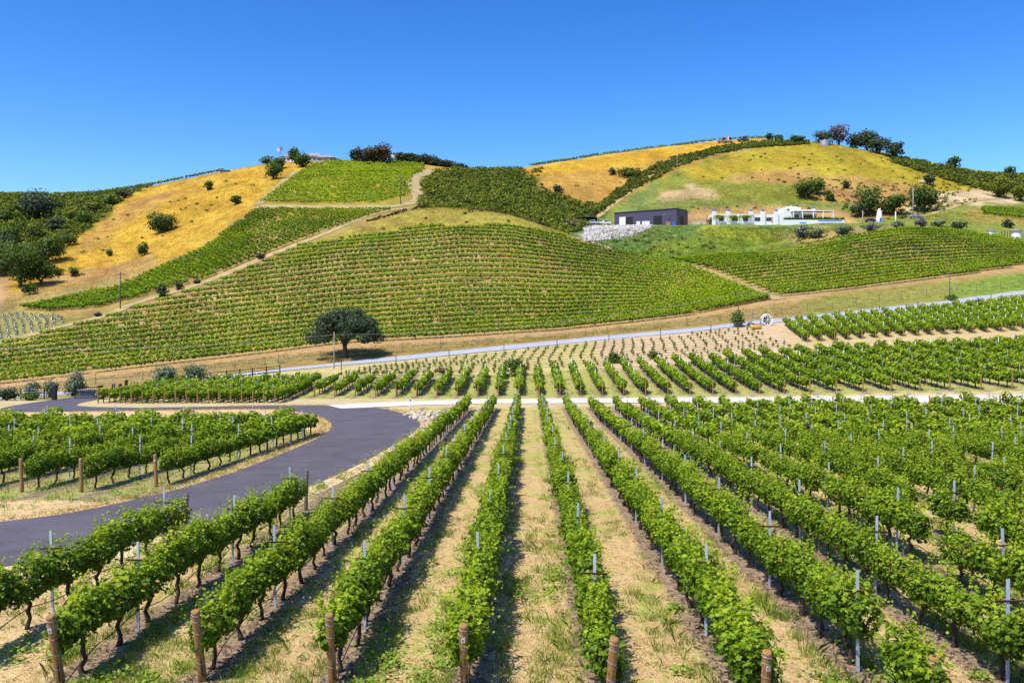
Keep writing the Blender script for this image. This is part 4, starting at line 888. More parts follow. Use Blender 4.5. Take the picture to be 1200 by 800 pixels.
T = [ # name, category, label, u, base, w, h, material, s, kwargs
 ('tree', 'tree', 'round green tree alone low on the golden hillside', 188, 273, 28, 23, 'tree', (6, 11), dict(trunk=.12, lobes=12)),
 ('tree', 'tree', 'small thin tree high on the golden slope', 245, 223, 11, 9, 'tree', (6, 11), {}),
 ('tree', 'tree', 'small round tree beside the upper edge of the left vine patch', 277, 240, 12, 10, 'tree', (6, 11), {}),
 ('shrub', 'shrub', 'dark pointed shrub at the top edge of the slope vines', 167, 300, 11, 14, 'tree', (6, 11), dict(trunk=.08)),
 ('shrub', 'shrub', 'thin sparse shrub on the pale lower golden slope', 129, 300, 8, 7, 'olive', (6, 11), dict(trunk=.08)),
 ('tree', 'tree', 'broad tree with a pale green crown left of the golden hill', 56, 307, 30, 28, 'tree', (6, 11), dict(trunk=.12, lobes=12)),
 ('tree', 'tree', 'tall dark tree of the clump at the left edge', 24, 336, 42, 46, 'tree', (6, 11), dict(trunk=.15, lobes=14)),
 ('tree', 'tree', 'wide dark tree cut by the left edge of the picture', 2, 322, 40, 36, 'tree', (6, 11), dict(trunk=.15, lobes=12)),
 ('tree', 'tree', 'lighter round tree on the right of the dark left clump', 48, 333, 30, 26, 'tree', (6, 11), dict(trunk=.12, lobes=10)),
 ('shrub', 'shrub', 'green shrub just below the left clump of trees', 35, 345, 15, 12, 'tree', (6, 11), dict(trunk=.06)),
 ('shrub', 'shrub', 'low dark shrub right of the left clump of trees', 69, 323, 12, 7, 'tree', (6, 11), dict(trunk=.05)),
 ('shrub', 'shrub', 'upright shrub on the pale slope, right of a low dark one', 86, 324, 12, 11, 'tree', (6, 11), dict(trunk=.08)),
 ('tree', 'tree', 'big dark bare looking tree on the brushy hill at upper left', 42, 256, 34, 29, 'oak', (8, 11), dict(trunk=.08, lobes=12)),
 ('tree', 'tree', 'dark tree on the brushy hill, right of the big dark one', 100, 262, 18, 12, 'tree', (8, 11), dict(trunk=.08)),
 ('tree', 'tree', 'dark clump tree high on the brushy left hill edge', 130, 240, 18, 10, 'tree', (8, 11), dict(trunk=.08)),
 ('shrub', 'shrub', 'largest dark shrub beside the dirt hill track', 189, 348, 13, 13, 'oak', (4.6, 8), dict(trunk=.06)),
 ('shrub', 'shrub', 'second dark shrub up along the dirt hill track', 210, 340, 9, 8, 'oak', (4.6, 8), dict(trunk=.06)),
 ('shrub', 'shrub', 'small shrub in the bend of the dirt hill track', 232, 332, 7, 6, 'oak', (4.6, 8), dict(trunk=.06)),
 ('shrub', 'shrub', 'dark shrub high along the dirt hill track', 305, 304, 9, 7, 'oak', (4.6, 8), dict(trunk=.06)),
 ('shrub', 'shrub', 'tiny shrub at the lower end of the hill track', 115, 371, 9, 5, 'oak', (4.6, 8), dict(trunk=.06)),
 ('tree', 'tree', 'round dark tree lowest on the slope below the hilltop house', 320, 210, 19, 17, 'tree', (8, 11), dict(trunk=.12, lobes=10)),
 ('tree', 'tree', 'dark round tree just above the lowest hilltop tree', 327, 198, 17, 14, 'tree', (8, 11), dict(trunk=.12)),
 ('tree', 'tree', 'small tree at the left end of the hilltop group', 313, 193, 14, 10, 'tree', (8, 11.04), dict(trunk=.1)),
 ('tree', 'tree', 'tall narrow tree in front of the hilltop house wall', 345, 191, 14, 17, 'tree', (8, 11.04), dict(trunk=.12)),
 ('tree', 'tree', 'wide dark tree between the two hilltop roofs', 354, 196, 18, 15, 'tree', (8, 11.04), dict(trunk=.12, lobes=10)),
 ('tree', 'tree', 'dark tree at the left end of the second hilltop group', 417, 191, 13, 15, 'oak', (9, 11.04), {}),
 ('tree', 'tree', 'reddish tree left of the white gable on the hilltop', 426, 192, 18, 18, 'redtree', (9, 11.04), dict(trunk=.1)),
 ('tree', 'tree', 'green tree between the two reddish hilltop trees', 436, 191, 14, 16, 'tree', (9, 11.04), {}),
 ('tree', 'tree', 'larger reddish tree with a peak beside the hilltop pole', 449, 193, 23, 22, 'redtree', (9, 11.04), dict(trunk=.1, lobes=10)),
 ('tree', 'tree', 'dark evergreen tree left of the hilltop water tank', 962, 168.5, 18, 14, 'oak', (9, 11.04), dict(trunk=.1)),
 ('tree', 'tree', 'tall greyish tree, highest on the right skyline', 983, 168, 25, 22, 'greytree', (10, 11.04), dict(trunk=.14, lobes=12, dens=.7)),
 ('tree', 'tree', 'dark tree between the greyish and the tall green skyline trees', 1003, 173, 18, 15, 'oak', (10, 11.04), {}),
 ('tree', 'tree', 'tall dark tree right of the greyish skyline tree', 1016, 176, 24, 22, 'oak', (10, 11.04), dict(trunk=.16, lobes=12)),
 ('tree', 'tree', 'dark bushy tree low in the right skyline group', 1030, 180, 22, 16, 'oak', (10, 11.04), {}),
 ('tree', 'tree', 'last dark tree at the right end of the skyline group', 1045, 185, 22, 17, 'oak', (10, 11.04), dict(lobes=10)),
 ('tree', 'tree', 'small round tree alone on the right skyline', 1118, 197, 14, 12, 'tree', (10, 11.04), {}),
 ('tree', 'tree', 'tiny tree on the skyline near the right edge', 1184, 204, 11, 8, 'tree', (10, 11.04), {}),
 ('tree', 'tree', 'small tree at the left end of the right hilltop hedge', 901, 165, 9, 8, 'tree', (10, 11.04), {}),
 ('tree', 'tree', 'low spreading tree beside the small hedge end tree', 913, 165.5, 11, 7, 'tree', (10, 11.04), {}),
 ('tree', 'tree', 'green tree behind the hedge left of the water tank', 935, 168, 15, 10, 'tree', (10, 11.04), {}),
 ('tree', 'tree', 'leaning dark tree on the slope above the white villa', 945, 234, 22, 21, 'tree', (8.5, 11), dict(lobes=10)),
 ('tree', 'tree', 'dark tree touching the leaning one above the villa', 957, 228, 16, 16, 'tree', (8.5, 11), {}),
 ('shrub', 'shrub', 'round dark shrub on the orange slope above the villa', 991, 221, 9, 9, 'oak', (8.5, 11), dict(trunk=.06)),
 ('shrub', 'shrub', 'dark shrub between the villa trees and the tall tree', 972, 236, 12, 12, 'tree', (8.5, 11), dict(trunk=.06)),
 ('tree', 'tree', 'tall open tree behind the dark car near the villa', 1015, 252, 27, 32, 'tree', (8.1, 10.5), dict(trunk=.2, lobes=12, dens=.8)),
 ('tree', 'tree', 'low dark tree left of the tall open tree', 1008, 254, 18, 14, 'oak', (8.1, 10.5), {}),
 ('tree', 'tree', 'wide dark tree behind the white chapel tower', 1046, 252, 30, 22, 'tree', (8.1, 10.5), dict(trunk=.14, lobes=11)),
 ('tree', 'tree', 'big round green tree beside the grey pole', 1080, 248, 30, 29, 'tree', (8.1, 10.5), dict(trunk=.1, lobes=13)),
 ('shrub', 'shrub', 'dark shrub beside a pale boulder high on the right slope', 1089, 217, 13, 11, 'oak', (8.1, 11), dict(trunk=.06)),
 ('tree', 'tree', 'reddish green round tree above the pale quarry track', 1170, 231, 24, 21, 'brush', (8.1, 11), dict(trunk=.12, lobes=10)),
 ('tree', 'tree', 'green bush tree cut by the right edge', 1196, 236, 18, 18, 'brush', (8.1, 11), dict(trunk=.1)),
 ('olive_tree', 'olive tree', 'thin grey olive tree left of the pair below the villa', 941, 279, 15, 13, 'greytree', (6.2, 8.2), dict(dens=.6)),
 ('olive_tree', 'olive tree', 'round olive tree in the middle below the villa terrace', 956, 279, 16, 11, 'olive', (6.2, 8.2), {}),
 ('olive_tree', 'olive tree', 'wide olive tree below the right end of the villa', 987, 278, 18, 12, 'olive', (6.2, 8.2), {}),
 ('shrub', 'shrub', 'bare greyish shrub below the parked dark car', 1022, 274, 14, 11, 'greytree', (6.2, 8.2), dict(dens=.6)),
 ('olive_tree', 'olive tree', 'olive tree right of the bare shrub below the villa track', 1051, 273, 13, 10, 'olive', (6.2, 8.2), {}),
 ('shrub', 'shrub', 'wide bare grey shrub above the right vineyard crest', 1080, 267, 16, 10, 'greytree', (6.2, 8.2), dict(dens=.6)),
 ('shrub', 'shrub', 'dark low shrub right of the wide bare one', 1099, 265, 14, 7, 'olive', (6.2, 8.2), dict(trunk=.05)),
 ('shrub', 'shrub', 'dark green round shrub right of the vineyard crest', 1124, 269, 15, 9, 'oak', (6.2, 8.2), dict(trunk=.06)),
 ('shrub', 'shrub', 'dark upright shrub above the white cisterns', 1183, 267, 12, 9, 'oak', (6.2, 8.2), dict(trunk=.06)),
 ('shrub', 'shrub', 'dark shrub at the left end of the white guest wing', 834, 263, 10, 9, 'redtree', (7.5, 8.1), dict(trunk=.06)),
 ('shrub', 'shrub', 'round shrub on the golden slope above the barn, lower left', 717, 205, 10, 6, 'oak', (8, 11), dict(trunk=.05)),
 ('shrub', 'shrub', 'wide dark shrub on the golden slope above the barn', 738, 207, 28, 10, 'brush', (8, 11), dict(trunk=.05)),
 ('shrub', 'shrub', 'dark shrub at the right edge of the brushy hill', 654, 226, 12, 9, 'oak', (8, 11), dict(trunk=.05)),
 ('olive_tree', 'olive tree', 'large silvery olive tree right of the driveway gate', 195, 461, 34, 30, 'olive', (2.6, 4.6), dict(trunk=.10, lobes=12)),
 ('olive_tree', 'olive tree', 'rounder silvery olive tree, rightmost by the road', 228, 459, 32, 31, 'olive', (2.6, 4.6), dict(trunk=.10, lobes=12)),
 ('olive_tree', 'olive tree', 'silvery olive tree just left of the gate wall', 85, 469, 30, 28, 'olive', (2.6, 4.6), dict(trunk=.08, lobes=12)),
 ('olive_tree', 'olive tree', 'grey olive tree left of the dark gate pillar', 58, 472, 18, 20, 'olive', (2.6, 4.6), dict(trunk=.08)),
 ('olive_tree', 'olive tree', 'leftmost grey olive tree by the valley road', 38, 473, 18, 20, 'olive', (2.6, 4.6), dict(trunk=.08)),
 ('shrub', 'shrub', 'dark bush at the left edge beside the driveway', 8, 479, 26, 15, 'oak', (2.0, 3.9), dict(trunk=.04)),
 ('shrub', 'shrub', 'low green bush between the left edge and the gate', 34, 475, 22, 10, 'tree', (2.0, 3.9), dict(trunk=.04)),
 ('shrub', 'shrub', 'reddish wispy bush right of the olive trees', 252, 452, 24, 11, 'redtree', (2.6, 4.0), dict(trunk=.04, dens=.6)),
 ('shrub', 'shrub', 'round green bush behind the middle vine rows', 606, 440, 29, 22, 'tree', (2.4, 3.9), dict(trunk=.05, lobes=12)),
 ('shrub', 'shrub', 'low green bush at the top of the right vine rows', 722, 425, 24, 12, 'tree', (2.4, 3.9), dict(trunk=.05)),
 ('shrub', 'shrub', 'small green bush further right along the vine rows', 766, 420, 14, 9, 'tree', (2.4, 3.9), dict(trunk=.05)),
 ('shrub', 'shrub', 'round green bush beside the hose reel machine', 864, 383, 19, 18, 'tree', (3.2, 4.6), dict(trunk=.05, lobes=11)),
 ('shrub', 'shrub', 'small green bush at the foot of the roadside pole', 1114, 352.5, 13, 8, 'tree', (4.0, 5.0), dict(trunk=.05)),
 ('shrub', 'shrub', 'reddish dry bush behind the left of the middle vine rows', 520, 438, 26, 9, 'redtree', (2.9, 3.8), dict(trunk=.05, dens=.4)),
]
for nm, cat, lab, u, py, w_, h_, mt, s_, kw in T: plant(nm, cat, lab, u, py, w_, h_, mt, s_, **kw)

wt = np.random.default_rng(4)
for i, (u, py, w_, h_) in enumerate(((8, 262, 26, 16), (22, 250, 22, 14), (60, 246, 22, 12), (12, 286, 28, 20), (40, 282, 26, 18), (66, 272, 24, 15), (80, 288, 18, 12), (88, 258, 22, 13), (4, 300, 30, 22), (34, 304, 28, 18), (110, 248, 20, 11), (146, 232, 18, 9), (60, 292, 20, 13), (20, 272, 22, 14))):
    plant('tree', 'tree', 'dark bushy tree merging into the woodland of the far left hillside', u, py, w_, h_, ('tree', 'brush', 'oak')[i % 3], (7, 11), trunk=.06, lobes=9, group='trees of the far left woodland', dens=.8)

# brush that nobody could count: many small shrubs gathered into one cover per hill
def scatter_in(poly, s0, s1, n, margin=0):
    P = np.array(poly); u0, u1 = P[:, 0].min(), P[:, 0].max(); us = rng.uniform(u0, u1, n * 6); f = rng.uniform(s0, s1, n * 6)
    i = np.clip((us - UG[0]) / 4.0, 0, len(UG) - 1.001); a = i.astype(int); q = i - a; k = np.floor(f).astype(int); k = np.clip(k, 0, len(LY) - 2); t = f - k
    Ya = LY[k, a] * (1 - q) + LY[k, a + 1] * q; Yb = LY[k + 1, a] * (1 - q) + LY[k + 1, a + 1] * q; Y = Ya + (Yb - Ya) * t; X = (us - 600) / 1000 * Y
    Z = height(X, Y); py = HY + (HC - Z) * 1000 / Y; ok = inpoly(us, py, poly); X, Y, Z = X[ok][:n], Y[ok][:n], Z[ok][:n]
    return np.stack((X, Y, Z), 1)
def bushes(name, label, P, rmin, rmax, mat, n=34, leaf=.55, cat='brush', flat=.75, tint=0.0):
    k = len(P); R = rng.uniform(rmin, rmax, k) * rng.uniform(.6, 1, k); d = unit(rng, k * n).reshape(k, n, 3); d[..., 2] = np.abs(d[..., 2]) - .15
    r = rng.uniform(.35, 1, (k, n)) ** .5 * (1 + .25 * np.sin(d[..., 0] * 8 + R[:, None] * 9))
    Q = P[:, None, :] + d * (R[:, None] * r)[..., None] * np.array([1, 1, flat]) + np.array([0, 0, 0]) + np.stack((0 * R, 0 * R, R * .25), 1)[:, None, :]
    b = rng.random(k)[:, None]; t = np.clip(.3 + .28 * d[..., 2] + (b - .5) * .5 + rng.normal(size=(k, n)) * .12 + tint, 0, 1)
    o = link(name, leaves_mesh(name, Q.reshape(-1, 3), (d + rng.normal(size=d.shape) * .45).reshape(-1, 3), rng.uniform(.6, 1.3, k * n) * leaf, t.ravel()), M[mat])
    return tag(o, label, cat, kind='stuff')
brushA = [(492, 243), (496, 215), (512, 200), (540, 197), (636, 198), (630, 212), (655, 230), (700, 240), (708, 248), (690, 266), (660, 278), (600, 264), (540, 255)]
bushes('hillside_brush', 'dense dark green brush covering the hill behind the near crest', scatter_in(brushA, 6.3, 10.97, 2600), 1.0, 2.4, 'brush', 34, .7, tint=.08)
brushB = [(-100, 226), (170, 214), (178, 218), (150, 230), (112, 262), (70, 292), (50, 306), (30, 314), (0, 320), (-100, 340)]
bushes('left_hill_brush', 'dark green brush over the hill at the far left', scatter_in(brushB, 7.4, 10.97, 1900), 1.0, 2.8, 'brush', 36, .75, tint=.06)
hd = []
for u0, y0, wd in zip(np.linspace(690, 945, 300), np.interp(np.linspace(690, 945, 300), [690, 712, 745, 790, 840, 880, 945], [252, 238, 214, 191, 177, 170.5, 167.5]), np.interp(np.linspace(690, 945, 300), [690, 720, 760, 820, 945], [6, 9, 16, 8, 4])):
    for _ in range(3):
        x, y = site(u0 + random.uniform(-3, 3), y0 + random.uniform(-.5, .5) * wd, 7.0, 10.98); hd.append((x, y, hz(x, y)))
bushes('slope_hedge', 'band of dark brush climbing diagonally to the right hilltop', np.array(hd), .9, 2.3, 'brush', 34, .7)
rg_ = []
for u0 in np.linspace(1046, 1290, 260):
    y0 = np.interp(u0, [1046, 1100, 1150, 1290], [185, 197, 208, 214])
    for _ in range(4):
        x, y = site(u0, y0 + random.uniform(-4, 14) * np.interp(u0, [1046, 1110, 1200], [.4, .9, 1.2]), 9.2, 11.0); rg_.append((x, y, hz(x, y)))
bushes('ridge_brush', 'dark brush band along the right skyline ridge', np.array(rg_), 1.0, 2.8, 'brush', 34, .8, tint=-.05)
fr = []
for u0 in np.linspace(458, 545, 90):
    for _ in range(3):
        x, y = site(u0, np.interp(u0, [458, 545], [188, 198]), 10.6, 11.04); y += random.uniform(0, 14); fr.append((x, y, hz(x, y) + random.uniform(0, np.interp(u0, [458, 500, 545], [3.5, 3.8, .6]))))
bushes('distant_woodland', 'far wooded ridge behind the hilltop pole', np.array(fr), 1.6, 3.2, 'oak', 40, .8)
dots = [scatter_in([(900, 215), (1000, 210), (1100, 222), (1150, 236), (1060, 258), (1000, 256), (960, 240)], 8.6, 10.9, 130), scatter_in([(820, 208), (930, 204), (1000, 214), (990, 222), (900, 212)], 8.6, 10.9, 45),
        scatter_in([(905, 268), (1060, 265), (1140, 268), (1040, 274), (985, 286), (930, 288)], 6.2, 7.6, 70), scatter_in([(640, 210), (700, 200), (800, 185), (700, 240)], 8, 10.9, 14),
        scatter_in([(700, 290), (760, 300), (800, 300), (850, 290), (800, 275), (720, 275)], 6.2, 7.8, 45), scatter_in([(130, 250), (300, 200), (300, 225), (60, 340), (20, 345)], 6.5, 10.9, 26), scatter_in([(370, 285), (540, 240), (660, 275), (540, 264), (420, 278)], 5.3, 6.9, 30)]
dots += [scatter_in(q, 8.3, 10.9, n_) for q, n_ in (([(870, 205), (930, 207), (1010, 213), (1065, 220), (1060, 226), (1000, 219), (930, 213), (870, 210)], 90), ([(960, 228), (1060, 232), (1120, 228), (1110, 244), (1060, 254), (1000, 250)], 120), ([(1050, 205), (1110, 210), (1150, 222), (1120, 230), (1060, 222)], 60), ([(770, 244), (1000, 240), (1000, 246), (770, 250)], 50), ([(860, 176), (1050, 186), (1120, 206), (860, 200)], 40))]
bushes('scattered_brush', 'small shrubs dotted over the grassy hillsides', np.vstack(dots), .5, 1.5, 'brush', 24, .5)
cb = []
for u0 in np.arange(430, 640, 2.2):
    y0 = np.interp(u0, [430, 490, 540, 600, 650], [258, 242, 240, 247, 266]); x, y = site(u0, y0 + 2, 5.6, 7.4); cb.append((x + random.uniform(-1, 1), y + random.uniform(-1, 1), hz(x, y)))
bushes('crest_scrub', 'grey brown scrub along the back edge of the near hill crest', np.array(cb), .5, 1.2, 'redtree', 26, .45)

# grasses on the hill flanks: tufts give the slopes their grain
def tufts(name, label, P, h, wd, lean, mat, per, spread, tint=(.1, .9), cat='grass'):
    k = len(P); B = np.repeat(P, per, 0); B[:, :2] += rng.normal(size=(len(B), 2)) * spread; B[:, 2] = height(B[:, 0], B[:, 1]) - .02
    kk = len(B); hh = rng.uniform(.5, 1.1, kk) * h * np.repeat(rng.uniform(.6, 1.2, k), per)
    tt = np.clip(np.repeat(rng.uniform(tint[0], tint[1], k), per) + rng.normal(size=kk) * .15, 0, 1)
    o = link(name, blades_mesh(name, B, hh, wd, lean * np.ones(kk), tt), M[mat]); return tag(o, label, cat, kind='stuff')
M['goldgrass'] = leafmat('golden_grass', (0.36, 0.22, 0.02), (0.54, 0.33, 0.03), (0.72, 0.49, 0.06), rough=.8, trans=.2)
M['limegrass'] = leafmat('lime_grass', (0.10, 0.15, 0.015), (0.28, 0.28, 0.02), (0.60, 0.46, 0.03), rough=.7, trans=.25)
goldp = np.vstack((scatter_in([(0, 366), (20, 361), (140, 335), (240, 289), (300, 243), (350, 203), (345, 186), (330, 185), (180, 212), (150, 230), (70, 292), (30, 312)], 6.2, 10.95, 5200),
                   scatter_in([(612, 200), (760, 176), (900, 166), (830, 184), (760, 216), (700, 242), (655, 232), (630, 212)], 8, 10.9, 3000)))
tufts('golden_grass', 'golden dry grass on the hillsides', goldp, .55, .10, .35, 'goldgrass', 7, .5)
lime = np.vstack((scatter_in([(340, 300), (420, 264), (490, 243), (545, 240), (610, 253), (700, 288), (650, 276), (540, 266), (420, 280)], 5.2, 6.4, 1500),
                  scatter_in([(800, 210), (860, 184), (900, 170), (960, 166), (1050, 184), (1110, 198), (1150, 212), (1100, 228), (990, 212), (900, 207)], 8.6, 10.95, 3800),
                  scatter_in([(780, 300), (830, 280), (880, 270), (1000, 268), (980, 284), (860, 302), (800, 308)], 6.1, 7.9, 1400),
                  scatter_in([(730, 256), (800, 220), (900, 214), (1000, 240), (900, 246)], 8.4, 10.5, 2200), scatter_in([(1060, 264), (1110, 242), (1240, 240), (1240, 272), (1130, 268)], 6.2, 9, 1600)))
tufts('green_hill_grass', 'yellow green grass over the right hillsides and the near crest', lime, .5, .10, .35, 'limegrass', 6, .5, (0, .9))
road = scatter_in([(-60, 470), (0, 460), (200, 438), (400, 420), (650, 398), (890, 374), (1200, 338), (1260, 330), (1260, 312), (1100, 332), (900, 356), (650, 392), (400, 408), (0, 456), (-60, 460)], 4.06, 4.9, 3600)
bowl = scatter_in([(690, 286), (700, 270), (790, 266), (1000, 268), (900, 286), (790, 304), (750, 302)], 6.1, 7.95, 3600)
tufts('bowl_grass', 'bluish green tall grass in the bowl below the dark barn', bowl, .7, .10, .35, 'grass', 6, .5, (-.3, .35))
tufts('roadside_grass', 'brown and green grass between the valley road and the hill vines', road, .38, .05, .4, 'limegrass', 6, .3, (0, .8))

# ------------------------------------------------------------------ near ground cover
def aisle(n, y0, y1, f0, f1, seed=0, dens=None):
    """random points in the near block, f = 0 under a row and 0.5 mid-aisle"""
    Y = y0 * (y1 / y0) ** rng.random(n * 5); X = (rng.uniform(-640, 640, n * 5)) / 1000 * Y
    f = np.abs(((X - X0 - DIR * Y) / SP + .5) % 1.0 - .5)
    ok = (f >= f0) & (f <= f1) & ~inpoly(X, Y, ROADPOLY) & ((X > -9.6) | (rng.random(n * 5) < .35))
    if dens is not None: ok &= dens(X, Y)
    X, Y = X[ok][:n], Y[ok][:n]; return np.stack((X, Y, height(X, Y)), 1)
tufts('dry_grass', 'pale dry grass lying between the near vine rows', aisle(16000, 12, 60, .1, .5), .075, .012, 1.3, 'straw', 7, .09, (0, 1))
tufts('green_weeds', 'green grass growing in drifts between the near vine rows', aisle(5600, 11.5, 88, .14, .5, dens=lambda X, Y: fbm(X / 1.1, Y / 4.2, 21, 3) > .555), .20, .012, .45, 'grass', 14, .10, (.1, .9))
tufts('tall_weeds', 'taller green weeds along the edges of the near rows', aisle(1300, 11.5, 75, .12, .3, dens=lambda X, Y: fbm(X / 1.6, Y / 4.2, 33, 3) > .58), .36, .014, .35, 'grass', 22, .10, (0, .7))
wd = aisle(900, 11.5, 55, .12, .4, dens=lambda X, Y: fbm(X / 1.5, Y / 2.5, 57, 3) > .56); k = len(wd); n = 34
P = wd[:, None, :] + rng.normal(size=(k, n, 3)) * np.array([.15, .15, .0]) * rng.uniform(.5, 1.4, (k, 1, 1)); P[..., 2] = wd[:, None, 2] + rng.uniform(.02, .20, (k, n))
o = link('leafy_weeds', leaves_mesh('leafy_weeds', P.reshape(-1, 3), unit(rng, k * n) * .6 + [0, 0, .8], rng.uniform(.05, .10, k * n), rng.uniform(.3, .9, k * n)), M['grass']); tag(o, 'leafy green weeds scattered over the straw', 'weeds', kind='stuff')
mu = aisle(9000, 11.5, 50, 0, .16); o = link('bark_litter', leaves_mesh('bark_litter', mu + rng.normal(size=mu.shape) * [.1, .1, 0] + [0, 0, .02], rng.normal(size=(len(mu), 3)) * .35 + [0, 0, 1], rng.uniform(.04, .13, len(mu)), rng.random(len(mu)), np.array([[-.5, -.12, 0], [.5, -.12, 0.1], [.5, .12, 0], [-.5, .12, .1]]), KITE_F), M['bark']); tag(o, 'dark bark and prunings littered under the vine rows', 'litter', kind='stuff')
mg = np.stack((rng.uniform(-60, 75, 9000), rng.uniform(84, 128, 9000)), 1); mu_ = 600 + 1000 * mg[:, 0] / mg[:, 1]; ms = segpos(mg[:, 0], mg[:, 1]); mg = mg[(ms > 2.06) & (ms < 3.0) & (mu_ > 330) & (fbm(mg[:, 0] / 1.3, mg[:, 1] / 5, 12, 2) > .45)]; mg = np.column_stack((mg, height(mg[:, 0], mg[:, 1])))
tufts('middle_block_grass', 'green grass between the vine rows beyond the gravel track', mg, .24, .05, .4, 'grass', 8, .25, (.1, .9))
lg = np.stack((rng.uniform(-45, -14, 2600), rng.uniform(34.5, 66, 2600)), 1); lg = lg[~inpoly(lg[:, 0], lg[:, 1], ROADPOLY)]; lg = np.column_stack((lg, height(lg[:, 0], lg[:, 1])))
tufts('curve_block_grass', 'green grass among the vines inside the driveway curve', lg, .22, .02, .4, 'grass', 10, .2, (.1, .9))

ve = np.vstack([P[20:175] + rng.normal(size=(155, 2)) * .12 for P in [offset(RO, -.10 - .16 * q) for q in range(6)] + [offset(RI, .10 + .16 * q) for q in range(6)]])
ve = ve[ve[:, 1] < 95]; ve = np.repeat(ve, 3, 0) + rng.normal(size=(len(ve) * 3, 2)) * .22; ve = np.column_stack((ve, height(ve[:, 0], ve[:, 1])))
tufts('verge_grass', 'dry straw grass fringing both edges of the driveway', ve, .13, .02, 1.0, 'straw', 7, .09, (0, .9))
# ------------------------------------------------------------------ rocks
def rock_mesh(rg, n=1):
    import bmesh
    bm = bmesh.new(); bmesh.ops.create_icosphere(bm, subdivisions=2, radius=1)
    ax = unit(rg, 7); cut = rg.uniform(.55, .9, 7)
    for v in bm.verts:
        p = np.array(v.co)
        for a, c in zip(ax, cut):
            d = p @ a
            if d > c: p = p - a * (d - c) * .9
        p = p * (1 + rg.normal() * .03) * np.array([1, .75, .6]); v.co = p
    me = bpy.data.meshes.new('boulder'); bm.to_mesh(me); bm.free(); return me
rr = np.random.default_rng(8); rm = [rock_mesh(rr) for _ in range(6)]
for m_ in rm: m_.materials.append(M['rock'])
pile = [(478, 487, 9), (484, 486, 11), (490, 488, 10), (496, 486, 9), (503, 488, 11), (510, 486, 8), (515, 484, 9), (487, 491, 12), (494, 492, 11), (501, 492, 9), (507, 491, 8), (481, 490, 8), (499, 489.5, 8), (513, 488, 7), (474, 488, 7), (491, 484, 8), (482, 484, 6), (497, 494, 7), (505, 484, 8), (519, 487, 6), (487, 488, 10)]
where = ['leftmost', 'at the back', 'in the middle', 'at the right', 'at the front']
for i, (u, py, sz) in enumerate(pile):
    X, Y = site(u, py); o = bpy.data.objects.new('boulder', rm[i % 6]); C.objects.link(o); k = sz / 1000 * Y / 2
    o.location = (X, Y, hz(X, Y) + k * .32); o.scale = (k, k, k * rr.uniform(.8, 1.1)); o.rotation_euler = (rr.normal() * .2, rr.normal() * .2, rr.uniform(0, 6))
    tag(o, 'pale boulder heaped on dry ground between driveway curve and vines', 'boulder', 'boulders heaped beside the driveway curve')
rp_ = scatter_in([(683, 265), (765, 264), (762, 268), (735, 278), (700, 283), (685, 280)], 6.3, 8.0, 1500); V = []; Fc = []; Sz = []; o_ = 0; vs = []; fs = []
bv = [(np.array([v.co[:] for v in m_.vertices]), np.array([p.vertices[:] for p in m_.polygons])) for m_ in rm]
for i, p in enumerate(rp_):
    v, f = bv[i % 6]; s = rng.uniform(.18, .62); a = rng.uniform(0, 6); R = np.array([[math.cos(a), -math.sin(a), 0], [math.sin(a), math.cos(a), 0], [0, 0, 1]])
    vs.append((v * s) @ R.T + p + [0, 0, s * .2]); fs.append(f + o_); o_ += len(v)
o = link('rock_slope', raw_mesh('rock_slope', np.vstack(vs), np.vstack(fs).ravel(), np.full(sum(len(f) for f in fs), 3)), M['whiterock']); tag(o, 'white broken rock dumped on the bank under the dark barn', 'rocks', kind='stuff')
rl = []
for t in np.linspace(0, 1, 90): x, y = site(675 + 60 * t, 279.5 + 17 * t, 5.9, 6.6); rl.append((x + rng.normal() * .4, y + rng.normal() * .4, hz(x, y)))
vs = []; fs = []; o_ = 0
for i, p in enumerate(rl):
    v, f = bv[i % 6]; s = rng.uniform(.25, .6); vs.append(v * s + np.array(p) + [0, 0, .1]); fs.append(f + o_); o_ += len(v)
o = link('rock_line', raw_mesh('rock_line', np.vstack(vs), np.vstack(fs).ravel(), np.full(sum(len(f) for f in fs), 3)), M['rock']); tag(o, 'pale line of stones along the edge of the green bowl', 'rocks', kind='stuff')
X, Y = site(1081, 215, 8, 11); o = bpy.data.objects.new('boulder', rm[2]); C.objects.link(o); o.location = (X, Y, hz(X, Y) + .6); o.scale = (2.0, 1.6, 1.5); tag(o, 'single pale boulder on the high right hillside beside a dark shrub', 'boulder')

# ------------------------------------------------------------------ buildings
M['barn'] = pmat('charcoal_cladding', (.085, .075, .12), (.065, .058, .095), .8, .5)
def corrugate(m, axis_scale, dist):
    nt = m.node_tree; b = nt.nodes['Principled BSDF']; tc = N(nt, 'ShaderNodeTexCoord'); wv = N(nt, 'ShaderNodeTexWave', Scale=axis_scale); wv.bands_direction = 'X'
    nt.links.new(tc.outputs['Object'], wv.inputs['Vector']); bp = N(nt, 'ShaderNodeBump', Strength=.8, Distance=dist); nt.links.new(wv.outputs['Fac'], bp.inputs['Height']); nt.links.new(bp.outputs[0], b.inputs['Normal'])
corrugate(M['barn'], 1.1, .05)
M['darkroof'] = pmat('dark_metal_roof', (.05, .05, .06), (.03, .03, .035), 1, .4)
M['tileroof'] = pmat('grey_tile_roof', (.30, .30, .34), (.20, .20, .23), 1.4, .8)
M['beige'] = pmat('beige_wall', (.55, .45, .33), (.45, .36, .26), .8, .85)
M['blue'] = pmat('blue_paint', (.02, .16, .70), (.015, .12, .55), 2, .6)
M['poolblue'] = pmat('pool_tile', (.15, .38, .70), (.08, .25, .55), 3, .3)
M['orange'] = pmat('orange_tank_paint', (.75, .38, .06), (.55, .26, .04), 1.5, .5)
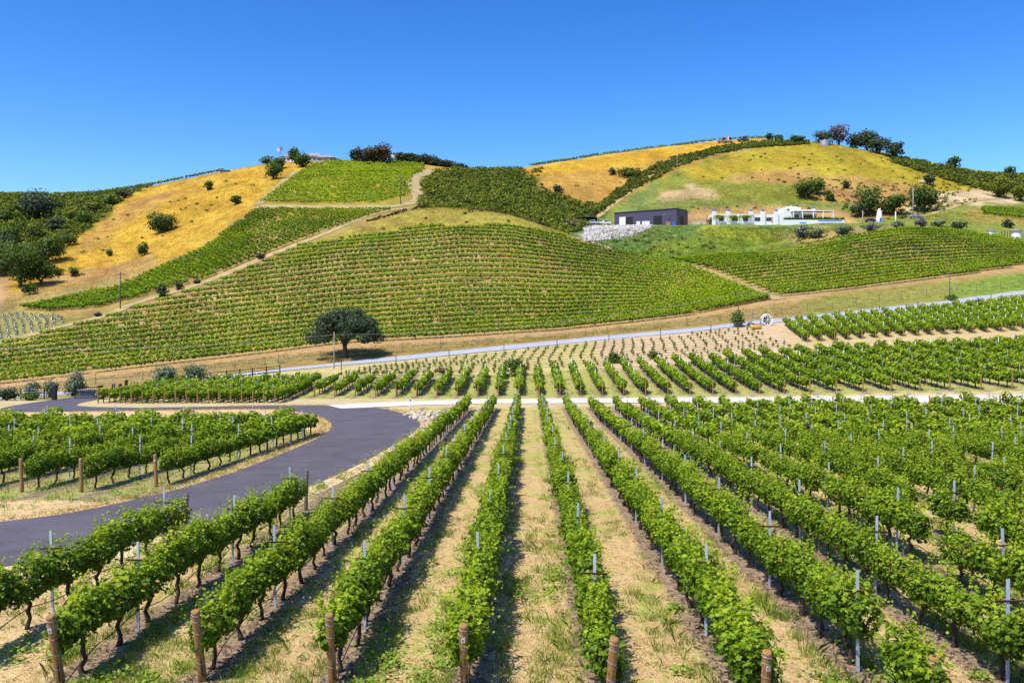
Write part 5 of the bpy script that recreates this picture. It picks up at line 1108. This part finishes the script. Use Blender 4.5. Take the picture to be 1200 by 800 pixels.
M['stone'] = pmat('grey_stone', (.42, .40, .42), (.20, .19, .21), 2.4, .9, bump=.05)
M['rubber'] = pmat('black_rubber', (.02, .02, .02), (.012, .012, .012), 4, .8)
M['carpaint'] = pmat('dark_car_paint', (.03, .035, .045), (.025, .03, .04), 1, .25, spec=.6)
M['whitepaint'] = pmat('white_car_paint', (.75, .76, .78), (.70, .71, .73), 1, .3, spec=.6)
M['redpaint'] = pmat('machine_paint', (.45, .22, .08), (.30, .14, .06), 1, .5)
M['thatch'] = pmat('grey_roof_reed', (.28, .25, .22), (.14, .12, .11), 6, .95)

def barn():
    A = (39.2, 327.0); g = empty('dark_barn', (A[0], A[1], 39.7), math.atan2(-14, 21.2), 'long dark charcoal barn on the terrace above white rocks', 'barn')
    L_, D, H = 25.4, 10.8, 5.8
    mb = MB(); mb.box(0, L_, 0, .25, -2, H); mb.box(0, L_, D - .25, D, -2, H); mb.box(0, .25, .252, D - .252, -2, H); mb.box(L_ - .25, L_, .252, D - .252, -2, H); mb.build('wall', M['barn'], g)
    mb = MB(); mb.prism([(-.25, H + .003), (L_ + .25, H + .003), (L_ + .25, H + .2), (-.25, H + .2)], -.25, D / 2); mb.prism([(-.25, H + .003), (L_ + .25, H + .003), (L_ + .25, H + .2), (-.25, H + .2)], D / 2 + .002, D + .25); mb.build('roof', M['darkroof'], g)
    d = MB().box(2.2, 4.7, -.06, -.003, 0, 4.1).build('door', M['white'], g); mb = MB()
    for z in (.9, 1.8, 2.7, 3.5): mb.box(2.2, 4.7, -.075, -.0605, z, z + .05)
    mb.box(3.4, 3.46, -.08, -.062, 0, 4.1); mb.build('panel_line', M['metal'], d)
    d = MB().box(5.0, 7.8, -.05, -.003, 0, 3.9).build('door', M['black'], g); tag(d, 'open doorway, its shaded inside drawn as a black panel')  # flat black panel stands for the shade inside the open doorway
    MB().box(16.2, 19.6, -.05, -.003, 0, 3.6).build('window', M['black'], g); MB().box(22.2, 23.0, -.05, -.003, .2, 2.4).build('window', M['glass'], g)  # first panel: black colour standing for shade inside a second open doorway
    mb = MB(); mb.box(L_ + .003, L_ + .05, 3.5, 7, 0, 3.4); mb.build('door', M['black'], g)
    MB().tube([(20.5, -.08, 3.9), (20.5, -.25, 3.9)], .12, 8).build('lamp', M['white'], g)
barn()
def window(g, x, y, z, w_, h_, fr=None):
    f = MB(); f.box(x - .08, x + w_ + .08, y - .06, y - .003, z - .08, z); f.box(x - .08, x + w_ + .08, y - .06, y - .003, z + h_, z + h_ + .08); f.box(x - .08, x, y - .06, y - .003, z, z + h_); f.box(x + w_, x + w_ + .08, y - .06, y - .003, z, z + h_); f.box(x + w_ / 2 - .03, x + w_ / 2 + .03, y - .05, y - .003, z, z + h_)
    o = f.build('window', fr or M['white'], g); MB().box(x, x + w_, y - .03, y - .006, z, z + h_).build('pane', M['glass'], o)
def guest_wing():
    Y = 302.5; X = (834.5 - 600) / 1000 * Y; zb = 39.1; g = empty('white_guest_wing', (X, Y, zb), .03, 'low white guest wing with five blue capped chimneys', 'house')
    L_ = 23.8; mb = MB(); mb.box(0, L_, 0, 5, -1.5, 3.1)
    for x in (0, 5.0, 13.2, 17.4, 22.2): mb.box(x, x + 1.5, -.35, -.004, -1.5, 3.6); mb.box(x + .15, x + 1.35, -.3, 1.0, 3.602, 4.0)
    for x in (6.6, 9.3): mb.box(x, x + .35, -.3, -.005, -1.5, 3.3)
    mb.prism([(L_ + .003, -1.5), (L_ + 3.2, -1.5), (L_ + 3.2, .6), (L_ + 1.6, 1.3), (L_ + .8, 2.6), (L_ + .003, 3.1)], 0, .4)
    mb.build('wall', M['white'], g, bevel=.05)
    for x in (.3, 5.3, 13.5, 17.7, 22.5):
        c = MB().box(x, x + .9, -.2, .7, 4.003, 4.35).build('chimney', M['white'], g)
        MB().lathe([(.62, 0), (.6, .28), (.42, .48), (.1, .56)], (x + .45, .25, 4.353), 14).build('cap', M['blue'], c, smooth=True)
    for x in (2.2, 7.3, 10.9, 15.3, 19.4): window(g, x, 0, .75, 1.9, 1.2, M['stone'])
    for x in (1.8, 10.4):
        mb = MB(); mb.box(x, x + 3, -1.9, -1.8, 2.45, 2.6); mb.box(x, x + .12, -1.9, -1.78, -1, 2.45); mb.box(x + 2.88, x + 3, -1.9, -1.78, -1, 2.45)
        for q in range(5): mb.box(x + q * .7, x + q * .7 + .08, -1.8, -.36, 2.5, 2.58)
        mb.build('pergola', M['white'], g)
    MB().box(21.2, 21.9, -.04, -.003, 0, 2.1).build('door', M['beige'], g)
guest_wing()
def villa():
    Y = 303.0; X = (919 - 600) / 1000 * Y; zb = 39.2; g = empty('white_villa', (X, Y, zb), .02, 'white flat roofed villa with a columned veranda and terrace wall', 'house')
    mb = MB(); mb.box(0, 6.0, 0, 8, -1.5, 5.5); mb.box(6.002, 12.6, 2.5, 8, -1.5, 4.9); mb.box(1.0, 5.0, .5, 6, 5.502, 5.8); mb.build('wall', M['white'], g, bevel=.04)
    mb = MB(); mb.box(2.2, 16.9, -2.4, 2.3, 3.9, 4.15); mb.build('veranda_roof', M['white'], g)
    for x in (2.4, 5.6, 9.5, 12.9, 16.5): MB().box(x, x + .32, -2.3, -1.98, -1, 3.897).build('column', M['white'], g)
    window(g, 1.0, -.0, 4.35, .9, .6); window(g, 3.2, -.0, .8, 2.0, 2.2)
    MB().box(7.0, 12.0, 2.44, 2.497, 0, 3.0).build('glass_door', M['glass'], g)
    c = MB().box(11.4, 12.3, 3, 4, 4.903, 5.5).build('chimney', M['white'], g); MB().lathe([(.7, 0), (.68, .3), (.3, .5)], (11.85, 3.5, 5.503), 14).build('cap', M['blue'], c, smooth=True)
    MB().tube([(3.4, 3, 5.8), (3.4, 3, 6.7)], .12, 8).build('flue', M['white'], g); MB().tube([(6.5, 5, 4.9), (6.5, 5, 6.5)], .06, 6).build('mast', M['metal'], g)
    mb = MB(); mb.box(13.2, 17.5, 2.5, 2.8, -1, 2.4); mb.box(17.6, 19.6, .5, .8, -1, 1.6); mb.build('garden_wall', M['beige'], g)
    # terrace wall in front, longer than the house, with a strip of pool tiles
    t = empty('terrace_wall', (915 / 1000 * 299 - .6 * 299, 298.6, 38.2), .015, 'long white retaining wall below the villa with blue pool tiles', 'wall')
    mb = MB(); mb.box(0, 22.3, 0, .5, -2.0, 1.55); mb.build('wall', M['white'], t, bevel=.04)
    mb = MB(); mb.box(6.5, 8.8, -.04, -.003, .3, .8); mb.box(13, 21.5, -.04, -.003, 1.05, 1.5); mb.build('pool_tiles', M['poolblue'], t)
    hd_ = []
    for q in range(150): hd_.append((919 / 1000 * 300 - .6 * 300 + random.uniform(0, 21), 300 + random.uniform(-.5, .5), 40.15 + random.uniform(-.2, .2)))
    hd_ = np.array(hd_); k = len(hd_); P = (hd_[:, None, :] + rng.normal(size=(k, 16, 3)) * [.35, .3, .28]).reshape(-1, 3)
    o = link('clipped_hedge', leaves_mesh('clipped_hedge', P, unit(rng, len(P)) + [0, -.2, .4], .34, rng.uniform(.2, .8, len(P))), M['tree']); tag(o, 'low green hedge between the villa and its terrace wall', 'hedge')
    for i, (u, lab) in enumerate(((844, 'green climber over the leftmost window of the guest wing'), (860, 'smaller green climber over the second guest wing window'), (875, 'thick green climber over the middle guest wing window'))):
        X_ = (u - 600) / 1000 * 301; c = np.array([X_, 301.2, 41.0 + .2 * (i != 1)]); n = 420; P = c + rng.normal(size=(n, 3)) * [1.05 - .35 * (i == 1), .5, .30]
        o = link('climbing_plant', leaves_mesh('climbing_plant', P, unit(rng, n) + [0, -.2, .5], .36, rng.uniform(.3, 1, n)), M['vine']); tag(o, lab, 'climbing plant')
villa()
def hip_house(name, label, u, py, wpx, hpx, depth, wallm, roofm, cup=False, rz=0, s=(8.5, 11.04), nwin=3):
    X, Y = site(u, py, *s); k = Y / 1000; w_ = wpx * k; h_ = hpx * k; g = empty(name, (X, Y, hz(X, Y)), rz, label, 'house'); hw = h_ * .55
    MB().box(-w_ / 2, w_ / 2, 0, depth, -3, hw).build('wall', wallm, g)
    e = .6; r = MB(); r.add([(-w_ / 2 - e, -e, hw), (w_ / 2 + e, -e, hw), (w_ / 2 + e, depth + e, hw), (-w_ / 2 - e, depth + e, hw), (-w_ / 2 + w_ * .28, depth / 2, h_), (w_ / 2 - w_ * .28, depth / 2, h_)], [(0, 1, 5, 4), (1, 2, 5), (2, 3, 4, 5), (3, 0, 4), (3, 2, 1, 0)])
    ro = r.build('roof', roofm, g)
    if cup:
        MB().box(-1, 1, depth / 2 - 1, depth / 2 + 1, h_ - .6, h_ + .7).build('cupola', M['stone'], ro); 
    for i in range(nwin):
        x = -w_ / 2 + w_ * (i + .5) / nwin - .6; window(g, x, 0, hw * .3, 1.2, hw * .45)
    return g
hip_house('ranch_house', 'white ranch house with a cupola beside the hilltop windmill', 338, 190, 15, 12, 7, M['white'], M['tileroof'], True)
hip_house('ranch_house', 'long beige house with a grey hip roof on the left hilltop', 366, 190, 20, 12.5, 8, M['beige'], M['tileroof'], nwin=4)
hip_house('ranch_house', 'lower beige house wing at the right end of the hilltop house', 381, 190, 20, 10, 8, M['beige'], M['tileroof'], nwin=3)
hip_house('garden_shed', 'low dark shed at the right end of the left hilltop', 393, 190.2, 9, 5.5, 4, M['beige'], M['darkroof'], nwin=1)
hip_house('white_cottage', 'white cottage showing between the two reddish hilltop trees', 438, 190, 9, 9, 5, M['white'], M['tileroof'], nwin=1)
hip_house('white_cottage', 'narrow white cottage right of the peaked reddish tree', 459, 191, 5, 11, 4, M['white'], M['metal'], nwin=1)
def windmill():
    X, Y = site(328.5, 190, 8.5, 11.04); k = Y / 1000; g = empty('farm_windmill', (X, Y, hz(X, Y)), 0, 'small farm windmill on the left hilltop skyline', 'windmill'); H = 15.5 * k
    mb = MB(); [mb.tube([(sx * .7, sy * .7, -.5), (sx * .15, sy * .15, H)], .07, 5) for sx in (-1, 1) for sy in (-1, 1)]
    for z in (.25, .5, .75): r_ = .7 * (1 - z) + .15; mb.tube([(-r_, -r_, H * z), (r_, -r_, H * z), (r_, r_, H * z), (-r_, r_, H * z), (-r_, -r_, H * z)], .04, 4)
    mb.build('tower', M['metal'], g); mb = MB()
    for i in range(14):
        a = i * 2 * PI / 14; ca, sa = math.cos(a), math.sin(a); b = .2
        mb.add([(ca * .3 - sa * .05, -.35, H + sa * .3 + ca * .05), (ca * 1.5 - sa * b, -.45, H + sa * 1.5 + ca * b), (ca * 1.5 + sa * b, -.3, H + sa * 1.5 - ca * b), (ca * .3 + sa * .05, -.3, H + sa * .3 - ca * .05)], [(0, 1, 2, 3)])
    mb.tube([(0, -.5, H), (0, .3, H)], .12, 8); mb.build('fan', M['metal'], g)
    MB().box(-.03, .03, .5, 1.9, H - .4, H + .5).build('tail_vane', M['metal'], g)
windmill()
def tank(name, label, u, py, dpx, hpx, mat, roof=None, s=(6.0, 11.04), cat='tank'):
    X, Y = site(u, py, *s); k = Y / 1000; r = dpx * k / 2; h = hpx * k; g = empty(name, (X, Y, hz(X, Y)), 0, label, cat)
    pr = [(r, -1)] + [(r * (1 + (.012 if i % 2 else 0)), h * i / 16) for i in range(17)] + [(r * .2, h * 1.08)]
    MB().lathe(pr, n=24).build('body', mat, g, smooth=False)
    if roof: MB().lathe([(r * 1.25, h * .93), (r * 1.28, h * .97), (r * .5, h * 1.22), (r * .1, h * 1.3)], n=20).build('roof', roof, g)
    MB().tube([(0, 0, h), (0, 0, h * 1.38)], r * .14, 10).build('cap', roof or mat, g)
    return g
tank('water_tank', 'round silver water tank under the skyline trees', 966.5, 170, 11, 5, M['metal'], s=(9, 11.04))
tank('cistern', 'smaller white round cistern with a grey cap at the vineyard edge', 1161, 276.5, 8, 6, M['white'], M['thatch'], s=(5.4, 7.5), cat='cistern')
tank('cistern', 'larger white round cistern near the right edge', 1191, 281.5, 10.5, 11, M['white'], M['thatch'], s=(5.2, 7.5), cat='cistern')
def white_tower():
    X, Y = site(1030.5, 260.5, 7.0, 8.6); k = Y / 1000; g = empty('white_tower', (X, Y, hz(X, Y)), 0, 'slim white round tower standing beside the dark car', 'tower')
    MB().lathe([(1.15, -1), (1.05, 1.5), (.8, 3.6), (.72, 4.0)], n=18).build('shaft', M['white'], g, smooth=True); MB().lathe([(.5, 4.0), (.5, 4.6), (.2, 4.9)], n=14).build('top', M['white'], g, smooth=True)
    MB().box(-.3, .3, -1.12, -1.0, 0, 1.5).build('door', M['blue'], g)
white_tower()

# ------------------------------------------------------------------ vehicles and machines
def vehicle(name, label, u, py, L_, Hh, mat, s, rz=0, kind='car', cat='car'):
    X, Y = site(u, py, *s); g = empty(name, (X, Y, hz(X, Y) + .02), rz, label, cat); W = 1.85; h0 = .45
    if kind == 'car': prof = [(-L_ / 2, h0), (L_ / 2, h0), (L_ / 2, .85), (L_ * .46, .98), (L_ * .2, 1.02), (-L_ * .42, 1.02), (-L_ / 2, .92)]; cab = [(L_ * .2, 1.022), (L_ * .08, Hh), (-L_ * .26, Hh), (-L_ * .4, 1.022)]
    else: prof = [(-L_ / 2, .55), (L_ / 2, .55), (L_ / 2, 1.1), (L_ * .3, 1.18), (-L_ / 2, 1.18)]; cab = [(L_ * .3, 1.182), (L_ * .2, Hh), (-L_ * .05, Hh), (-L_ * .08, 1.182)]
    MB().prism(prof, -W / 2, W / 2).build('body', mat, g, bevel=.06); c = MB().prism(cab, -W / 2 + .1, W / 2 - .1).build('cabin', mat, g, bevel=.05)
    q = [(x * .93 + .0, 1.1 + (z - 1.02) * .75) for x, z in cab]; MB().prism(q, -W / 2 + .07, W / 2 - .07).build('windows', M['glass'], c)
    for x in (-L_ * .31, L_ * .31):
        for y in (-1, 1):
            wh = MB().tube([(x, y * (W / 2 - .12), .36), (x, y * (W / 2 + .03), .36)], .36, 14).build('wheel', M['rubber'], g); MB().tube([(x, y * (W / 2 + .033), .36), (x, y * (W / 2 + .05), .36)], .2, 10).build('rim', M['metal'], wh)
    for y in (-.6, .6): MB().box(L_ / 2 + .003, L_ / 2 + .04, y - .15, y + .15, .66, .8).build('headlight', M['white'], g)
    return g
vehicle('parked_car', 'dark parked car left of the slim white tower', 1021, 260, 4.6, 1.5, M['carpaint'], (7.0, 8.8), .1)
vehicle('pickup_truck', 'small grey pickup at the foot of the tall pale pole', 1073, 256, 4.4, 1.7, M['metal'], (7.0, 8.8), .2, 'pickup', 'truck')
vehicle('pickup_truck', 'white pickup parked left of the dark barn', 708, 263.5, 5.0, 1.9, M['whitepaint'], (6.9, 8.3), .2, 'pickup', 'truck')
vehicle('pickup_truck', 'silver pickup on the yard left of the white one', 694, 264, 4.8, 1.9, M['metal'], (6.9, 8.3), -.3, 'pickup', 'truck')
vehicle('parked_car', 'dark car at the left end of the barn yard', 664, 264, 4.4, 1.6, M['carpaint'], (6.6, 8.1), .2)
vehicle('parked_car', 'orange brown vehicle next to the dark yard car', 673, 264.5, 4.0, 1.7, M['redpaint'], (6.6, 8.1), .2)
vehicle('farm_truck', 'brown farm truck on the far golden skyline', 847, 167.6, 5.6, 3.0, M['redpaint'], (9.8, 11.04), 0, 'pickup', 'truck')
vehicle('farm_truck', 'pale farm truck further right on the golden skyline', 854, 167.2, 5.0, 3.2, M['beige'], (9.8, 11.04), .3, 'pickup', 'truck')
vehicle('farm_truck', 'dark farm truck nearest the skyline hedge', 871, 166.0, 6.0, 2.6, M['carpaint'], (9.8, 11.04), 0, 'pickup', 'truck')
def yard_shed():
    X, Y = site(688, 263, 7.2, 8.4); g = empty('open_shed', (X, Y + 4, hz(X, Y + 4)), -.3, 'dark open shed at the top of the white rock bank', 'shed')
    MB().box(-3.5, 3.5, 0, 4, 2.7, 2.95).build('roof', M['darkroof'], g); MB().box(-3.4, 3.4, 3.7, 3.9, -1, 2.698).build('wall', M['black'], g)
    for x in (-3.3, 3.2): MB().box(x, x + .15, .1, .25, -1, 2.698).build('post', M['black'], g)
yard_shed()
def reel():
    X, Y = site(888, 382, 3.3, 4.6); k = Y / 1000; z = hz(X, Y); g = empty('hose_reel', (X, Y, z), .15, 'grey hose reel machine with one big white wheel', 'farm machine')
    cx = 1.75; mb = MB()
    for y in (-.45, .35):
        mb.lathe([], n=3) if False else None
        ring = [(cx + math.cos(a) * 1.0, y, 1.15 + math.sin(a) * 1.05) for a in np.linspace(0, 2 * PI, 25)]; mb.tube(ring, .09, 6, cap=False)
        for a in np.linspace(0, PI, 5)[:-1]: mb.tube([(cx - math.cos(a) * 1.0, y, 1.15 - math.sin(a) * 1.05), (cx + math.cos(a) * 1.0, y, 1.15 + math.sin(a) * 1.05)], .035, 5)
    mb.build('drum', M['white'], g); MB().tube([(cx, -.38, 1.15), (cx, .28, 1.15)], .6, 16).build('hose_coil', M['hose'], g)
    MB().tube([(cx - .2, 0, 1.1), (.2, 0, 1.35), (-1.9, 0, 2.2)], .11, 8).build('boom', M['metal'], g)
    MB().box(-1.9, -1.2, -.35, .35, .35, 1.0).build('engine', M['stone'], g, bevel=.05); MB().box(-2.3, cx, -.08, .08, .3, .42).build('chassis', M['metal'], g)
    for x in (-2.0, -1.1): MB().tube([(x, -.5, .28), (x, -.36, .28)], .28, 12).build('wheel', M['rubber'], g)
    X, Y = site(886, 386, 3.2, 4.4); g = empty('fuel_tank', (X, Y, hz(X, Y)), .1, 'orange cylindrical tank lying in front of the hose reel', 'tank')
    MB().tube([(-1.0, 0, .46), (-.88, 0, .46), (.88, 0, .46), (1.0, 0, .46)], [.2, .38, .38, .2], 16).build('body', M['orange'], g, smooth=True)
    for x in (-.6, .6): MB().box(x - .05, x + .05, -.3, .3, -.1, .14).build('leg', M['black'], g)
reel()

# ------------------------------------------------------------------ poles, wires, fences, gate
tops = {}
def pole(key, label, u, py, hpx, mat, s, arm=True, r=.14, rz=.2):
    X, Y = site(u, py, *s); k = Y / 1000; h = hpx * k; z = hz(X, Y); g = empty('utility_pole', (X, Y, z), rz, label, 'utility pole')
    MB().tube([(0, 0, -.8), (0, 0, h * .5), (0, 0, h)], [r, r * .85, r * .65], 8).build('shaft', mat, g, smooth=True)
    if arm:
        a = MB().box(-1.1, 1.1, -.14, -.04 - .05, h - .75, h - .6).build('crossarm', mat, g)
        for x in (-1, -.45, .45, 1): MB().lathe([(.05, 0), (.07, .06), (.03, .12), (.06, .18), (.02, .2)], (x, -.11, h - .598), 8).build('insulator', M['stone'], a)
    tops[key] = (X, Y, z + h - .4)
pole('a', 'dark utility pole beside the dirt hill track at left', 141, 362, 44, M['pole'], (5.0, 7.2))
pole('b', 'dark utility pole where the hill tracks meet', 469.5, 240, 34, M['pole'], (5.9, 8))
pole('c', 'pole on the hilltop before the far woodland', 463, 190.5, 19, M['palepole'], (9.5, 11.04))
pole('d', 'pale utility pole on the slope above the dark barn', 793.5, 206, 33, M['palepole'], (8.1, 10.9))
pole('e', 'tall pale pole beside the big round green tree', 1070, 253, 34, M['palepole'], (6.8, 9), arm=False, r=.22)
pole('f', 'tall thin pole in front of the lone oak tree', 391.5, 432, 43, M['palepole'], (3.1, 4.0), arm=False, r=.09)
pole('g', 'roadside utility pole behind the bush by the hose reel', 865, 372, 31, M['pole'], (3.9, 4.9), arm=False, r=.11)
pole('h', 'roadside utility pole with a green bush at its foot', 1113, 351, 33, M['pole'], (4.0, 5.0), arm=False, r=.11)
pole('i', 'short pale pole left of the dark parked car', 1011, 261, 15, M['palepole'], (6.8, 8.6), arm=False, r=.2)
pole('j', 'short white pole right of the slim white tower', 1049.5, 262, 14, M['white'], (6.8, 8.6), arm=False, r=.25)
def wire(a, b, sag, label, r=.018):
    a = Vector(a); b = Vector(b); pts = [a.lerp(b, t) - Vector((0, 0, sag * 4 * t * (1 - t))) for t in np.linspace(0, 1, 25)]
    o = MB().tube(pts, r, 5).build('power_line', M['stone']); tag(o, label, 'cable')
wire(tops['f'], tops['g'], 2.0, 'thin cable from the oak tree pole to the hose reel pole')
wire(tops['g'], tops['h'], 1.6, 'thin cable between the two roadside poles at right')
wire((-92, 122, hz(-92, 122) + 9), tops['f'], 1.6, 'thin cable running in from the left to the oak tree pole')
wire(tops['a'], tops['b'], 3.0, 'thin cable climbing the hill between the two dark poles', .012)
def fence(name, label, px, h, s, mat, post=.08, rails=(), wires=(.5, .9, 1.3), step=None):
    P = np.array([site(u, py, *s) for u, py in px]); d = np.concatenate(([0], np.cumsum(np.linalg.norm(np.diff(P, axis=0), axis=1))))
    n = int(d[-1] / step); S_ = np.linspace(0, d[-1], n + 1); X = np.interp(S_, d, P[:, 0]); Y = np.interp(S_, d, P[:, 1]); Z = height(X, Y)
    g = empty(name, (0, 0, 0), 0, label, 'fence')
    for x, y, z in list(zip(X, Y, Z))[:100]:
        o = MB().box(x - post / 2, x + post / 2, y - post / 2, y + post / 2, z - .4, z + h * random.uniform(.95, 1.08)).build('post', mat, g)
    mb = MB()
    for wz in wires: mb.tube(list(zip(X, Y, Z + wz)), .012, 4, cap=False)
    if wires: mb.build('wire', M['stake'], g); 
    mb = MB()
    for rz_ in rails:
        for i in range(n):
            mb.tube([(X[i], Y[i] - post / 2 - .03, Z[i] + rz_), (X[i + 1], Y[i + 1] - post / 2 - .03, Z[i + 1] + rz_)], .045, 4)
    if rails: mb.build('rail', mat, g)
fence('wire_fence', 'dark post and wire fence along the near side of the valley road', [(400, 434), (500, 422), (620, 410), (700, 402), (800, 393), (890, 384), (950, 376), (1060, 364), (1200, 348), (1280, 340)], 1.55, (3.2, 4.4), M['pole'], .11, step=9.5)
fence('wire_fence', 'thin stake fence between the valley road and the lower hill vines', [(0, 460), (150, 448), (300, 430), (400, 420), (600, 400), (800, 382), (900, 371), (1060, 350), (1200, 335)], 1.7, (4.05, 4.7), M['oldpost'], .07, step=7.0, wires=(.6, 1.1))
fence('ranch_fence', 'black railed fence right of the two silvery olive trees', [(246, 450), (262, 448), (295, 443), (328, 439)], 1.5, (3.0, 3.9), M['black'], .14, rails=(.5, .95, 1.35), wires=(), step=2.4)
fence('wire_fence', 'black wire fence at the left edge in front of the olives', [(-30, 480), (10, 477), (52, 472)], 1.3, (2.2, 3.9), M['black'], .09, step=2.6, wires=(.3, .6, .9, 1.2))
def gate():
    pts = {}
    for key, u, py, wpx, hpx, lab in (('l', 64, 471.5, 4.2, 18, 'left dark gate pillar beside the grey olive tree'), ('r', 118, 467.5, 4.2, 16, 'right dark gate pillar at the end of the stone wall')):
        X, Y = site(u, py, 2.0, 3.9); k = Y / 1000; w_ = wpx * k / 2; h = hpx * k; g = empty('gate_pillar', (X, Y, hz(X, Y)), 0, lab, 'pillar')
        MB().box(-w_, w_, -w_, w_, -.4, h * .93).build('shaft', M['black'], g, bevel=.02); MB().box(-w_ * 1.2, w_ * 1.2, -w_ * 1.2, w_ * 1.2, h * .932, h).build('cap', M['darkroof'], g); pts[key] = (X, Y)
    def leaf(p, q, lab):
        z = hz(*p); g = empty('driveway_gate', (p[0], p[1], z), math.atan2(q[1] - p[1], q[0] - p[0]), lab, 'gate'); L_ = math.hypot(q[0] - p[0], q[1] - p[1]); f = MB()
        for zz in (.15, .8, 1.4): f.box(0, L_, -.03, .03, zz, zz + .08)
        for x in (0, L_ - .08): f.box(x, x + .08, -.032, .032, .1, 1.5)
        f.tube([(.1, 0, .2), (L_ - .1, 0, 1.4)], .03, 4); f.build('frame', M['black'], g); b = MB()
        for x in np.arange(.25, L_ - .1, .22): b.box(x, x + .03, -.015, .015, .231, 1.398)
        b.build('bars', M['black'], g)
    l, r = pts['l'], pts['r']; leaf((l[0] - .3, l[1] - .1), (l[0] - 3.4, l[1] + .6), 'left black gate leaf, swung open'); leaf((r[0] - .3, r[1] + .2), (r[0] - 2.9, r[1] - .5), 'black gate leaf in front of the curved stone wall')
    for i, (a, b, lab) in enumerate((((92, 468), (116, 465.5), 'short pale topped stone wall left of the right gate pillar'), ((152, 462), (183, 459), 'low grey stone wall left of the big silvery olive'))):
        A = site(*a, 2.2, 3.9); B = site(*b, 2.2, 3.9); L_ = math.hypot(B[0] - A[0], B[1] - A[1]); g = empty('stone_wall', (A[0], A[1], hz(*A)), math.atan2(B[1] - A[1], B[0] - A[0]), lab, 'wall')
        MB().box(0, L_, -.2, .2, -.5, .95).build('wall', M['stone'], g); MB().box(-.06, L_ + .06, -.27, .27, .953, 1.08).build('coping', M['rock'], g)
    for i, (u, py, hp) in enumerate(((133, 464, 13), (141, 463, 12), (148, 463.5, 17))):
        X, Y = site(u, py, 2.2, 3.9); k = Y / 1000; g = empty('gate_post', (X, Y, hz(X, Y)), 0, ['first slim black post right of the gate pillar', 'middle slim black post right of the gate pillar', 'tallest slim black post before the low stone wall'][i], 'post')
        h = hp * k; MB().box(-.14, .14, -.14, .14, -.3, h).build('shaft', M['black'], g); MB().lathe([(.2, h + .003), (.22, h + .08), (.05, h + .2)], n=10).build('cap', M['black'], g)
gate()
def small_things():
    X, Y = site(478, 444, 2.2, 3.6); g = empty('nest_box', (X, Y, hz(X, Y)), .3, 'brown nest box on a thin pole above the middle vine rows', 'nest box'); h = 12 * Y / 1000
    MB().tube([(0, 0, -.3), (0, 0, h)], .035, 6).build('pole', M['metal'], g); b = MB().box(-.22, .22, -.18, .18, h, h + .42).build('box', M['redpaint'], g); MB().prism([(-.3, h + .423), (.3, h + .423), (.3, h + .47), (-.3, h + .52)], -.26, .26).build('roof', M['oldpost'], g)
    X, Y = site(480.5, 481); g = empty('standpipe', (X, Y, hz(X, Y)), 0, 'white standpipe behind the heap of pale boulders', 'standpipe')
    MB().tube([(0, 0, -.2), (0, 0, 1.0)], .06, 10).build('pipe', M['white'], g, smooth=True); MB().tube([(-.28, 0, .98), (.28, 0, .98)], .07, 10).build('valve', M['white'], g); MB().lathe([(.12, 1.05), (.14, 1.1), (.04, 1.16)], n=12).build('handwheel', M['metal'], g)
    for i, (u, py, lab) in enumerate(((178, 217.5, 'lone dark post on the left skyline above the golden hill'), (218, 209.5, 'dark post on the golden skyline, right of another'), (137, 224, 'short post on the far left skyline'))):
        X, Y = site(u, py, 9.5, 11.04); o = MB().box(-.3, .3, -.3, .3, -.5, 1.9).build('skyline_post', M['pole']); o.location = (X, Y, hz(X, Y)); tag(o, lab, 'post')
    X, Y = site(263, 202.5, 9.5, 11.04); g = empty('trough_shelter', (X, Y, hz(X, Y)), 0, 'small brown shelter on the golden skyline', 'shelter')
    MB().box(-2.2, 2.2, 0, 1.6, -.5, .9).build('wall', M['redpaint'], g); MB().prism([(-2.5, .903), (2.5, .903), (2.3, 1.3), (-2.5, 1.15)], -.2, 1.9).build('roof', M['darkroof'], g)
    for i in range(4):
        X, Y = site(1174 + i * 3.2, 281, 5.2, 7.5); o = MB().tube([(0, 0, -.3), (0, 0, 2.6 + .3 * (i % 2))], .14, 6).build('wooden_stub', M['pole']); o.location = (X, Y, hz(X, Y)); tag(o, 'dark wooden stub post in the row between the two white cisterns', 'post', 'stub posts between the cisterns')
    for i, (u, py, m_, w_, lab) in enumerate(((748, 263.6, 'white', 1.2, 'white crate against the barn front'), (757, 263.3, 'whitepaint', 2.8, 'pale pallet load before the barn window'), (790, 262.9, 'blue', 1.0, 'blue barrel box near the barn corner'), (783, 263, 'redpaint', 1.6, 'rusty crate left of the blue one by the barn'), (816, 262.5, 'beige', 3.0, 'beige stack of blocks right of the barn'), (824, 262.5, 'beige', 2.0, 'smaller beige block stack left of the guest wing'))):
        X, Y = site(u, py, 6.9, 8.0); o = MB(); n_ = 3
        for q in range(n_): o.box(-w_ / 2, w_ / 2, -.5, .5, q * .42, q * .42 + .39)
        o.box(-w_ / 2 + .1, w_ / 2 - .1, -.4, .4, -.2, 1.2); o = o.build('stacked_crate', M[m_]); o.location = (X, Y, hz(X, Y)); o.rotation_euler.z = -.3; tag(o, lab, 'crate')
small_things()
